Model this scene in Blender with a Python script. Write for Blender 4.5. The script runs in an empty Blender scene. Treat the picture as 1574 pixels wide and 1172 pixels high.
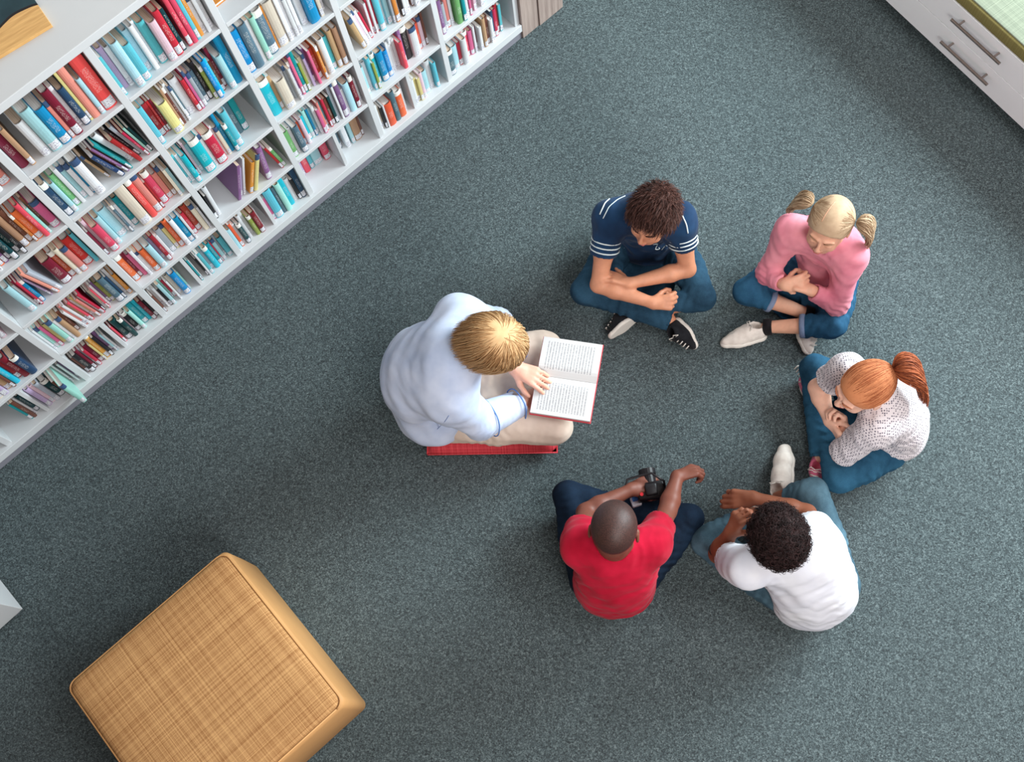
import bpy, bmesh, math, random
import numpy as np
from mathutils import Matrix, Vector, Euler

# ------------------------------------------------------------------ camera, world, lights, exposure
SC = bpy.context.scene
COL = SC.collection
CAM_H = 3.6
FPX, NX, NY, IW, IH = 1631.6, 135.84, 547.19, 1574, 1172
_n = np.array([NX, NY, FPX]); _n /= np.linalg.norm(_n); _up = -_n
_ex = np.array([1, 0, 0.]); _ex -= _ex @ _n * _n; _ex /= np.linalg.norm(_ex)
_ey = np.cross(_up, _ex)
RC = np.array([_ex, _ey, _up])

def at(px, py, z=0.0):
    """the point of the place that stands z metres above the carpet where the photo shows (px, py)"""
    d = RC @ np.array([px - IW / 2, py - IH / 2, FPX])
    return np.array([0, 0, CAM_H]) + d * ((z - CAM_H) / d[2])

cam = bpy.data.cameras.new('camera'); cam_o = bpy.data.objects.new('camera', cam); COL.objects.link(cam_o)
cam.sensor_width = 36.0; cam.lens = FPX / IW * 36.0; cam.clip_end = 60
r_, u_, b_ = RC @ np.array([1, 0, 0.]), RC @ np.array([0, -1, 0.]), RC @ np.array([0, 0, -1.])
cam_o.matrix_world = Matrix(((r_[0], u_[0], b_[0], 0), (r_[1], u_[1], b_[1], 0), (r_[2], u_[2], b_[2], CAM_H), (0, 0, 0, 1)))
SC.camera = cam_o
SC.view_settings.view_transform = 'Standard'; SC.view_settings.look = 'None'
SC.view_settings.exposure = 0.10; SC.view_settings.gamma = 1.0; SC.view_settings.use_curve_mapping = False

wd = bpy.data.worlds.new('world'); SC.world = wd; wd.use_nodes = True
wd.node_tree.nodes['Background'].inputs[0].default_value = (1.0, 0.80, 0.72, 1)
wd.node_tree.nodes['Background'].inputs[1].default_value = 0.40

def area(name, loc, target, size, power, col, size_y=None):
    l = bpy.data.lights.new(name, 'AREA'); l.shape = 'RECTANGLE'; l.size = size; l.size_y = size_y or size
    l.energy = power; l.color = col
    o = bpy.data.objects.new(name, l); COL.objects.link(o); o.location = loc
    o.rotation_euler = (Vector(target) - Vector(loc)).to_track_quat('-Z', 'Y').to_euler()
    return o
area('window_daylight', (3.6, 3.1, 2.2), (0.1, 0.9, 0.2), 2.2, 390, (0.84, 0.97, 1.0), 1.7)
area('overhead_fill', (2.5, 0.7, 4.8), (1.0, 0.9, 0.0), 1.8, 80, (0.98, 0.98, 1.0), 1.8)  # invented overhead fill, added to lift the clothes from above

area('front_fill', (0.9, -1.0, 2.6), (0.0, 1.9, 0.6), 1.1, 62, (1.0, 0.96, 0.93), 1.1)  # added fill from the camera side, brightens shelf fronts and backs of shirts

# ------------------------------------------------------------------ helpers
def link(name, me, mat=None, parent=None):
    o = bpy.data.objects.new(name, me); COL.objects.link(o)
    if mat is not None:
        for m in (mat if isinstance(mat, (list, tuple)) else [mat]): me.materials.append(m)
    if parent is not None: o.parent = parent
    return o
def thing(name, label, cat, loc=(0, 0, 0), rz=0.0, group=None):
    o = bpy.data.objects.new(name, None); COL.objects.link(o); o.empty_display_size = .05
    o.location = loc; o.rotation_euler = (0, 0, rz); tag(o, label, cat, group); return o
def tag(o, label=None, cat=None, group=None, kind=None):
    if label: o['label'] = label
    if cat: o['category'] = cat
    if group: o['group'] = group
    if kind: o['kind'] = kind
    return o
def add_box(bm, x0, y0, z0, x1, y1, z1):
    vs = [bm.verts.new((x, y, z)) for z in (z0, z1) for y in (y0, y1) for x in (x0, x1)]
    for f in ((0, 2, 3, 1), (4, 5, 7, 6), (0, 1, 5, 4), (2, 6, 7, 3), (0, 4, 6, 2), (1, 3, 7, 5)): bm.faces.new([vs[i] for i in f])
    return vs
def add_prism(bm, pts, z0, z1):
    a = [bm.verts.new((p[0], p[1], z0)) for p in pts]; b = [bm.verts.new((p[0], p[1], z1)) for p in pts]
    n = len(pts); bm.faces.new(a[::-1]); bm.faces.new(b)
    for i in range(n): bm.faces.new((a[i], a[(i + 1) % n], b[(i + 1) % n], b[i]))
    return a, b
def add_tube(bm, pts, r, seg=8, cap=True):
    pts = [Vector(p) for p in pts]; rings = []
    for i, p in enumerate(pts):
        t = (pts[min(i + 1, len(pts) - 1)] - pts[max(i - 1, 0)]).normalized()
        a = t.cross(Vector((0, 0, 1)));  a = a if a.length > 1e-3 else t.cross(Vector((1, 0, 0)))
        a.normalize(); b = t.cross(a); rr = r[i] if hasattr(r, '__len__') else r
        rings.append([bm.verts.new(p + a * math.cos(k * 2 * math.pi / seg) * rr + b * math.sin(k * 2 * math.pi / seg) * rr) for k in range(seg)])
    for A, B in zip(rings, rings[1:]):
        for k in range(seg): bm.faces.new((A[k], A[(k + 1) % seg], B[(k + 1) % seg], B[k]))
    if cap: bm.faces.new(rings[0][::-1]); bm.faces.new(rings[-1])
def done(bm, name, mat, parent=None, bevel=0, smooth=False, segs=2):
    bmesh.ops.recalc_face_normals(bm, faces=bm.faces)
    if bevel:
        es = [e for e in bm.edges if len(e.link_faces) == 2 and e.calc_face_angle() > .5]
        bmesh.ops.bevel(bm, geom=es, offset=bevel, segments=segs, affect='EDGES', profile=.5)
    me = bpy.data.meshes.new(name); bm.to_mesh(me); bm.free()
    if smooth: me.polygons.foreach_set('use_smooth', [True] * len(me.polygons))
    return link(name, me, mat, parent)
def lin(c):
    return tuple((x / 255 / 12.92 if x / 255 <= .04045 else ((x / 255 + .055) / 1.055) ** 2.4) for x in c)

class NT:
    def __init__(s, name, rough=.6, spec=.3):
        s.m = bpy.data.materials.new(name); s.m.use_nodes = True; s.t = s.m.node_tree; s.t.nodes.clear()
        s.out = s.n('ShaderNodeOutputMaterial'); s.b = s.n('ShaderNodeBsdfPrincipled')
        s.l(s.b.outputs[0], s.out.inputs[0]); s.b.inputs['Roughness'].default_value = rough
        s.b.inputs['Specular IOR Level'].default_value = spec
    def n(s, typ, **k):
        o = s.t.nodes.new(typ)
        for a, v in k.items():
            if a.startswith('i_'): o.inputs[int(a[2:])].default_value = v
            else: setattr(o, a, v)
        return o
    def l(s, a, b): s.t.links.new(a, b)
    def coord(s, kind='Object', scale=(1, 1, 1), rot=(0, 0, 0)):
        c = s.n('ShaderNodeTexCoord'); m = s.n('ShaderNodeMapping'); s.l(c.outputs[kind], m.inputs[0])
        m.inputs['Scale'].default_value = scale; m.inputs['Rotation'].default_value = rot; return m.outputs[0]
    def noise(s, vec, scale, detail=2, rough=.5):
        o = s.n('ShaderNodeTexNoise'); s.l(vec, o.inputs['Vector']); o.inputs['Scale'].default_value = scale
        o.inputs['Detail'].default_value = detail; o.inputs['Roughness'].default_value = rough; return o.outputs['Fac']
    def ramp(s, fac, stops):
        o = s.n('ShaderNodeValToRGB'); s.l(fac, o.inputs[0]); e = o.color_ramp.elements
        while len(e) < len(stops): e.new(.5)
        for x, (p, c) in zip(e, stops): x.position = p; x.color = (*c, 1) if len(c) == 3 else c
        return o.outputs[0]
    def mix(s, fac, a, b, mode='MIX'):
        o = s.n('ShaderNodeMix', data_type='RGBA', blend_type=mode)
        for v, k in ((fac, 0), (a, 6), (b, 7)):
            if hasattr(v, 'is_output'): s.l(v, o.inputs[k])
            else: o.inputs[k].default_value = v if not isinstance(v, tuple) else (*v, 1)[:4]
        return o.outputs[2]
    def math(s, op, a, b=0.0):
        o = s.n('ShaderNodeMath', operation=op)
        for v, k in ((a, 0), (b, 1)):
            if hasattr(v, 'is_output'): s.l(v, o.inputs[k])
            else: o.inputs[k].default_value = v
        return o.outputs[0]
    def base(s, c):
        if hasattr(c, 'is_output'): s.l(c, s.b.inputs['Base Color'])
        else: s.b.inputs['Base Color'].default_value = (*c, 1)
        return s
    def bump(s, h, strength=.3, dist=.002):
        o = s.n('ShaderNodeBump'); s.l(h, o.inputs['Height']); o.inputs['Strength'].default_value = strength
        o.inputs['Distance'].default_value = dist; s.l(o.outputs[0], s.b.inputs['Normal']); return s

def plain(name, rgb, rough=.55, var=.06, scale=30, spec=.3, bump=0, metallic=0):
    t = NT(name, rough, spec); c = lin(rgb); v = t.coord()
    f = t.noise(v, scale, 3)
    t.base(t.ramp(f, [(.3, tuple(x * (1 - var) for x in c)), (.7, tuple(min(1, x * (1 + var)) for x in c))]))
    if bump: t.bump(t.noise(v, scale * 6, 2), bump, .001)
    t.b.inputs['Metallic'].default_value = metallic
    return t.m

# ------------------------------------------------------------------ materials of the room
def m_carpet():
    t = NT('carpet', .95, .1); v = t.coord()
    def cells(sc):
        o = t.n('ShaderNodeTexVoronoi'); t.l(v, o.inputs['Vector']); o.inputs['Scale'].default_value = sc
        q = t.n('ShaderNodeSeparateColor'); t.l(o.outputs['Color'], q.inputs[0]); return q.outputs[0]
    f = t.math('ADD', t.math('ADD', t.math('MULTIPLY', cells(210), .26), t.math('MULTIPLY', cells(380), .34)), t.math('MULTIPLY', t.noise(v, 120, 3, .7), .36))
    c = t.ramp(f, [(.20, lin((40, 47, 50))), (.42, lin((65, 76, 79))), (.58, lin((83, 97, 100))), (.82, lin((124, 138, 140)))])
    c = t.mix(t.math('MULTIPLY', t.noise(v, 1.3, 3), .08), c, lin((120, 110, 108)))
    t.base(c); t.bump(f, .5, .003); return t.m
M_CARPET = m_carpet()
M_WHITE = plain('white_laminate', (200, 204, 207), .5, .012, 8)
M_EDGE = plain('white_edge', (226, 230, 232), .45, .01, 8)
M_PLINTH = plain('grey_plinth', (128, 128, 138), .5, .05, 20)
def m_wood_grain(name, a, b, sc=(40, 40, 2)):
    t = NT(name, .5, .3); v = t.coord('Object', sc)
    t.base(t.ramp(t.noise(v, 1.5, 4, .6), [(.3, lin(a)), (.7, lin(b))])); return t.m
M_TAUPE = m_wood_grain('taupe_wood', (132, 116, 110), (172, 156, 148))
M_OAKPANEL = m_wood_grain('pale_wood', (206, 168, 108), (232, 196, 140), (3, 30, 30))

# ------------------------------------------------------------------ floor
bm = bmesh.new(); add_box(bm, -5.5, -3.5, -.05, 5.0, 6.0, 0)
tag(done(bm, 'floor', M_CARPET), kind='structure')

# ------------------------------------------------------------------ bookcase
AZ = .7422; UX = np.array([math.cos(AZ), math.sin(AZ), 0]); VX = np.array([-math.sin(AZ), math.cos(AZ), 0])
D0, S0, BW, DT = .5932 * CAM_H, -.0461 * CAM_H, .0981 * CAM_H, .023
LV = [.047, .304, .554, .817, 1.075, 1.340]        # undersides of the boards
BT = .017                                          # board thickness
CD = .30                                           # case depth
K0, K1 = -3, 5
case = thing('bookcase', 'long white open bookcase packed with books, standing on a grey plinth on the carpet', 'bookcase', tuple(VX * D0), AZ)
OPW = BW - DT
for k in range(K0, K1 + 1):
    bm = bmesh.new(); s = S0 + k * BW; add_box(bm, s, 0, .085, s + DT, CD - .006, LV[5]); done(bm, 'divider', M_WHITE, case, .0015)
for j in range(0, 5):
    for k in range(K0, K1):
        s = S0 + k * BW + DT
        if j == 0: continue
        bm = bmesh.new(); add_box(bm, s, 0, LV[j], s + OPW, CD - .006, LV[j] + BT); done(bm, 'shelf_board', M_WHITE, case, .0015)
for k in range(K0, K1 - 1):
    s = S0 + k * BW + DT + OPW * .5
    bm = bmesh.new(); add_box(bm, s - .007, .004, .0855, s + .007, CD - .006, LV[1]); done(bm, 'support_panel', M_WHITE, case, .001)
SA, SB = S0 + K0 * BW, S0 + K1 * BW + DT
bm = bmesh.new(); add_box(bm, SA, -.012, LV[0], SB, CD - .006, .085); done(bm, 'bottom_board', M_WHITE, case, .0015)
bm = bmesh.new(); add_box(bm, SA, -.004, LV[5], SB + .0, CD + .012, LV[5] + .028); done(bm, 'top_panel', M_WHITE, case, .002)
bm = bmesh.new(); add_box(bm, SA, CD - .006, LV[0], SB, CD, LV[5]); done(bm, 'back_panel', M_WHITE, case)
bm = bmesh.new(); add_box(bm, SA, -.004, 0, SB, .014, LV[0])
add_box(bm, SA, CD - .03, 0, SB, CD - .012, LV[0]); done(bm, 'plinth', M_PLINTH, case, .001)
WALLZ = 2.6
def put(o, s, y, z): o.location = tuple(VX * (D0 + y) + UX * s + np.array([0, 0, z])); o.rotation_euler = (0, 0, AZ)

# wooden cabinet at the end of the bookcase
t = thing('end_cabinet', 'taupe wood-grain cabinet panel at the right end of the white bookcase', 'cabinet'); put(t, SB + .002, 0, 0)
bm = bmesh.new(); add_box(bm, 0, -.012, 0, .085, .30, 1.34); done(bm, 'side_panel', M_TAUPE, t, .002)
bm = bmesh.new(); add_box(bm, .088, -.016, 0, .215, .30, 1.34); done(bm, 'door', M_TAUPE, t, .002)
bm = bmesh.new(); add_box(bm, -.0, -.02, 1.342, .22, .31, 1.365); done(bm, 'top_panel', M_WHITE, t, .002)

# wall behind the bookcase
bm = bmesh.new(); add_box(bm, -3.6, CD + .02, 0, 4.4, CD + .14, WALLZ)
w = done(bm, 'wall_back', plain('wall_paint', (214, 214, 210), .8, .01, 4)); put(w, 0, 0, 0); tag(w, kind='structure')

# unseen slab and dark wall, added to keep light off the lower left
bm = bmesh.new(); add_box(bm, -3.4, -3.4, 2.95, 1.2, -.16, 3.15); tag(done(bm, 'shade_slab', plain('shade_slab_mat', (120, 112, 108), .9, .02, 3)), kind='structure')
bm = bmesh.new(); add_box(bm, -3.5, -3.4, 0, -3.4, .35, 3.15); tag(done(bm, 'shade_wall', plain('shade_wall_mat', (110, 102, 98), .9, .02, 3)), kind='structure')
# artwork lying on the case top
def m_art():
    t = NT('painted_art', .5); v = t.coord(); s = t.n('ShaderNodeSeparateXYZ'); t.l(v, s.inputs[0])
    nz = t.noise(v, 7, 2)
    d = t.math('ADD', s.outputs[1], t.math('ADD', t.math('MULTIPLY', t.math('SINE', t.math('MULTIPLY', s.outputs[0], 26)), .012), t.math('MULTIPLY', nz, .02)))
    st = t.noise(t.coord('Object', (5, 60, 1)), 2, 3)
    base = t.ramp(st, [(.3, lin((196, 150, 92))), (.7, lin((226, 182, 118)))])
    c = t.ramp(d, [(.0, (0, 0, 0)), (1, (1, 1, 1))])
    m1 = t.math('GREATER_THAN', d, .088); m2 = t.math('GREATER_THAN', d, .096)
    c = t.mix(m1, base, lin((22, 10, 14))); c = t.mix(m2, c, t.ramp(t.noise(v, 14, 3), [(.3, lin((14, 44, 54))), (.7, lin((30, 62, 70)))]))
    t.base(c); return t.m
c0 = at(79, 38, 1.378); c1 = at(0, 86, 1.378); dr = c1 - c0; ang = math.atan2(-dr[1], -dr[0])
bm = bmesh.new(); add_box(bm, -.42, 0, 0, 0, .30, .010)
o = done(bm, 'artwork_board', m_art(), None, .001); o.location = (c0[0], c0[1], 1.3681); o.rotation_euler = (0, 0, ang)
tag(o, 'dark teal and golden painted board lying flat on top of the white bookcase', 'artwork')

# ------------------------------------------------------------------ books
PAL = dict(w=('white', (214, 218, 222)), c=('cream', (212, 204, 186)), b=('blue', (18, 132, 184)), t=('teal', (22, 140, 150)),
    a=('aqua', (84, 178, 190)), l=('pale blue', (158, 202, 212)), r=('red', (190, 44, 58)), m=('maroon', (116, 26, 44)),
    p=('pink', (204, 96, 136)), k=('pale pink', (206, 178, 190)), o=('orange', (222, 104, 58)), y=('pale yellow', (206, 196, 132)),
    g=('green', (104, 168, 104)), n=('navy', (38, 66, 98)), d=('black', (36, 34, 38)), v=('purple', (124, 88, 132)),
    s=('silver grey', (160, 168, 178)), e=('tan', (176, 142, 108)), u=('salmon', (214, 134, 122)), z=('dark green', (18, 62, 66)),
    q=('cyan', (30, 178, 200)), h=('slate', (78, 106, 120)), i=('mint', (150, 208, 196)), f=('brown', (112, 72, 56)), x=('coral', (220, 76, 84)),
    j=('ochre', (206, 136, 60)), B=('olive green', (140, 158, 74)), C=('brick red', (160, 48, 40)), D=('lilac', (178, 160, 196)))
def m_cover(ch, name, rgb):
    t = NT('cover_' + name.replace(' ', '_'), .42, .4); c = lin(rgb)
    oi = t.n('ShaderNodeObjectInfo'); rnd = oi.outputs['Random']
    v = t.coord('Generated'); s = t.n('ShaderNodeSeparateXYZ'); t.l(v, s.inputs[0]); X, Y, Z = s.outputs
    hs = t.n('ShaderNodeHueSaturation'); hs.inputs['Color'].default_value = (*c, 1)
    t.l(t.math('ADD', t.math('MULTIPLY', rnd, .03), .485), hs.inputs['Hue']); t.l(t.math('ADD', t.math('MULTIPLY', rnd, .3), .85), hs.inputs['Value'])
    col = hs.outputs[0]
    dark = sum(rgb) < 420
    alt = lin((232, 232, 226)) if dark else lin((60, 84, 120))
    # title lettering on the spine
    ov = t.coord('Object', (520, 1, 230)); wn = t.n('ShaderNodeTexNoise'); t.l(ov, wn.inputs['Vector']); wn.inputs['Scale'].default_value = 1; wn.inputs['Detail'].default_value = 0
    gl = t.math('GREATER_THAN', wn.outputs['Fac'], .56)
    inz = t.math('MULTIPLY', t.math('GREATER_THAN', Z, .34), t.math('LESS_THAN', Z, t.math('ADD', .55, t.math('MULTIPLY', rnd, .35))))
    inx = t.math('LESS_THAN', t.math('ABSOLUTE', t.math('SUBTRACT', X, .5)), .24)
    iny = t.math('LESS_THAN', Y, .05)
    mk = t.math('MULTIPLY', t.math('MULTIPLY', gl, inz), t.math('MULTIPLY', inx, iny))
    col2 = t.mix(t.math('MULTIPLY', mk, .38 if dark else .16), col, alt)
    # a band at the head of some spines
    bd = t.math('MULTIPLY', t.math('GREATER_THAN', Z, .86), t.math('LESS_THAN', t.math('FRACT', t.math('MULTIPLY', rnd, 7.3)), .22))
    col2 = t.mix(t.math('MULTIPLY', bd, iny), col2, alt)
    t.base(col2); return t.m
MC = {ch: m_cover(ch, nm, rgb) for ch, (nm, rgb) in PAL.items()}
def m_pages(name, a, b):
    t = NT(name, .85, .1); v = t.coord('Object', (900, 1, 1)); t.base(t.ramp(t.noise(v, 1, 1), [(.35, lin(a)), (.65, lin(b))])); return t.m
MP = [m_pages('pages_white', (206, 202, 196), (232, 230, 226)), m_pages('pages_cream', (196, 172, 150), (222, 202, 182))]
def m_label():
    t = NT('spine_label', .5); v = t.coord('Object', (330, 1, 260)); n_ = t.noise(v, 1, 1)
    t.base(t.ramp(n_, [(.40, lin((222, 226, 230))), (.44, lin((222, 226, 230))), (.66, lin((150, 146, 166)))])); return t.m
ML = m_label()
rnd = random.Random(7)

def book_mesh(th, h, dp, ch, hard):
    """cover as a rounded C in plan; local x thickness, y into the shelf, z up"""
    w = .0022 if hard else .0008; n = 6; rb = min(.006, th * .22) if hard else min(.0025, th * .12)
    out = [(th, dp)] + [(th * (.5 + .5 * math.cos(a)), -rb * math.sin(a)) for a in [math.pi * i / n for i in range(n + 1)]] + [(0, dp)]
    inn = [(w, dp)] + [(th / 2 - (th / 2 - w) * math.cos(a), -(rb) * math.sin(a) + w) for a in [math.pi * i / n for i in range(n + 1)]] + [(th - w, dp)]
    bm = bmesh.new()
    N = len(out)
    A0 = [bm.verts.new((x, y, 0)) for x, y in out]; A1 = [bm.verts.new((x, y, h)) for x, y in out]
    inn = inn[::-1]
    B0 = [bm.verts.new((x, y, 0)) for x, y in inn]; B1 = [bm.verts.new((x, y, h)) for x, y in inn]
    for i in range(N - 1):
        bm.faces.new((A0[i], A0[i + 1], A1[i + 1], A1[i])); bm.faces.new((B0[i], B1[i], B1[i + 1], B0[i + 1]))
        bm.faces.new((A1[i], A1[i + 1], B1[i + 1], B1[i])); bm.faces.new((A0[i], B0[i], B0[i + 1], A0[i + 1]))
    for i in (0, N - 1): bm.faces.new((A0[i], A1[i], B1[i], B0[i]))
    bmesh.ops.recalc_face_normals(bm, faces=bm.faces)
    me = bpy.data.meshes.new('book'); bm.to_mesh(me); bm.free(); me.materials.append(MC[ch])
    return me, w, rb
def make_book(th, h, dp, ch, label, group, lab=True, hard=None):
    hard = th > .013 if hard is None else hard
    me, w, rb = book_mesh(th, h, dp, ch, hard)
    o = link('book', me); tag(o, label, 'book', group)
    ins = .004 if hard else .0006
    bm = bmesh.new(); add_box(bm, w + .0001, w + (.003 if hard else .0002), ins * .6, th - w - .0001, dp - ins, h - ins)
    done(bm, 'page_block', MP[rnd.random() < .45], o)
    if lab and th > .006:
        z0, z1 = h * .035, h * .035 + min(.036, h * .17); n = 6; e = .0003
        bm = bmesh.new(); rows = []
        for z in (z0, z1):
            rows.append([bm.verts.new((th * .5 + (th * .5 - .0004) * math.cos(a), -(rb + e) * math.sin(a) - (e if .01 < a < 3.13 else 0), z)) for a in [math.pi * (i / n) for i in range(n + 1)]])
        for i in range(n): bm.faces.new((rows[0][i], rows[0][i + 1], rows[1][i + 1], rows[1][i]))
        done(bm, 'spine_label', ML, o)
    return o
ORD = ['', 'first', 'second', 'third', 'fourth', 'fifth', 'sixth', 'seventh', 'eighth', 'ninth', 'tenth', '11th', '12th', '13th', '14th', '15th', '16th', '17th', '18th', '19th', '20th', '21st', '22nd', '23rd', '24th', '25th', '26th', '27th', '28th']
# tokens: colour letter, thickness in percent of the bay, then ^height%, @setback cm, /lean degrees (+ towards the right), -depth cm; _n is a gap
ROWS = {
(5, 1): 'h9 l9 r5 w7 x7 p6 w3 m4 w4 _2 e5 f5 w5 n4 r5 C4 a4',
(5, 2): 'u4 v5 s5 u5 w4 _2 g8^70 t5 w5 p3 w4 k4 c5 w5 l5',
(4, 1): 'w4 c3 d3 w2 o10 h7^85 o9 w3 w3 _1 w4 y4 y4 k5 l8 w8 a5',
(4, 2): 'l6 w5 a4 B3 q6 b9 b6 w3 w3 w3 w4 x5 v4 d9 w10 o5 k5 f3',
(4, 3): '_12 e5/-8 w3/-8 k3/-8 w3/-8 r3/-8 w3 r2 w3 r2 a7 w4 l5 s3 j5 w4 d3 w4 w4 _4 f3 w5 w4',
(3, 1): 'D9^72@9 x8^72@9 a6^72@9 l12^72@9 _1 x9^76@8 h9^78@8 _3 w6^85@6 _2 l5^80@6 e10^80@6 f3^82@6',
(3, 2): 'g7 w5 h8 o4 k5 q4 i5 b3 l3 w4 p4 u3 a4 r3 f5 z4 s4^99 _1 w3^99 v7^97 w4 l9 m6^80 w4',
(3, 3): 'n2 q11 e4 c11 w3 s3 w3 v3 p3^98 t4^98 B3 c4 D3 v3 p3 C6 j3 f3 w7 a5 e6 e6',
(3, 4): 'b8^84 h9^85 w4^85 i6^85 h10^86 j2^85 c11^86 w4^85 w4^85 w4^84 w4^85 _4 w7 b11 _1 c4 w5',
(2, 1): 'l5 o4 w4 z6 w5 w5 B6 m7 w2 _6 p6^72 a11^90 h5^85 i8^88 q7^88 w7 d4 n7^98',
(2, 2): 'd3/3 w5/3 _22 v4/20 D4/20 w3/20 _2 j5/24 y5/24 _14 v7/6^80 _14 C3/-9 g4/-9',
(2, 3): 'a3 w4 q6 d2 k3 l4 q12 w4 r12 w3 c5 b4^92 t5 a8^80 s2 h7^74@6 t8^74@6 _16',
(2, 4): 'a6^80 C7 r3 m3 y11 e3 f3 w3 w3 h2 w10 r5 p3 s5 h5 d5 B4 b5 q3 f4 m4 l8 b9^99',
(2, 5): 'a3 D6 w5 l8 a8 l6 w5 w3 a8 k8 r7^78 z4 _3 x5^97 x5^97 a4^98 j4^98 w4 w4 w4',
(1, 1): 'f3 w4 w4 d4 l5 i3 r4 w3 c7 b9 i3 t7 _1 w2 _6 d3 w3 a5 s5 q8 t6 r2 l6 s3 a8',
(1, 2): 'o8 m4 p5 w4 w4 o8 l8 D4 C5 w4 s7 y5 o6 w6 b7 w3 r5 C7 c6 w3',
(1, 3): 'm3 k4 x9 l7 l12 w3 h3 w4 t7 c13^98 _1 x8^98 u9^98 C3 x9 u7 e5 c4 l4',
(1, 4): 'n8 l6 g7 w5 l6 w6 b2 w11 _11 e3/-10 _9 n5/-14 f3/-14 v3/-14 y2/-14 t3/-14 _2 w7/-14 C5/-12 d3/-12 s4/-10 r3/-9 i3/-8 z3/-7',
(1, 5): 'm9 e5 _8 w9 l11 b10 u4 m8^84 w4 n7 y3^98 u8^97 l5 x13^96',
(0, 1): '_1 f4 d7 m4 s3 r4 m7 y3 j7^98 d4 v5 l3 w3 x3 _5 z9 z6 k2 d8 i6 t8 q5 m6 d4',
(0, 2): 'w3 i5 p4 y5 i7 w4 e6 f4 _5 w3/-5 u3/-5 w3/-5 e3/-5 x3/-5 w3/-5 y3/-5 u3/-5 w3/-5 r3/-5 d2 c4 x2 w3 v3 B5 h9 n3 w4 j5',
(0, 3): '_22 l9 w4 m3 r3 b5 _9 D3/-8 _5 u4/-10 s6/-10 _3 m14 C8 c7 u9 r12 a6',
(0, 4): '_25 w5 w5 o5 v5 d4 z6 z5 d4 e7 f5 j3 o7 x5 i3 f3 p9',
(0, 5): 'm10 e8 w9 u8 b6 o8 w7 u8 k6 c9 w7 u10',
(-1, 1): '_38 t4^75 f5^78 w3 z6 _1 D9^80 k6^80 s7^80 z10 h3 f5@-2 i7^82@-6 w3 _4 w3 v4 _1',
(-1, 2): '_16 a7 t7 c9^85 D6 e7 f3 q6 C5 m7 n8 _1',
(-1, 3): '_55 w7 d7 v6 d6 w6 k6',
(-2, 1): '_80 w3 x6^70 _5',
}
BOOKS = []
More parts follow.
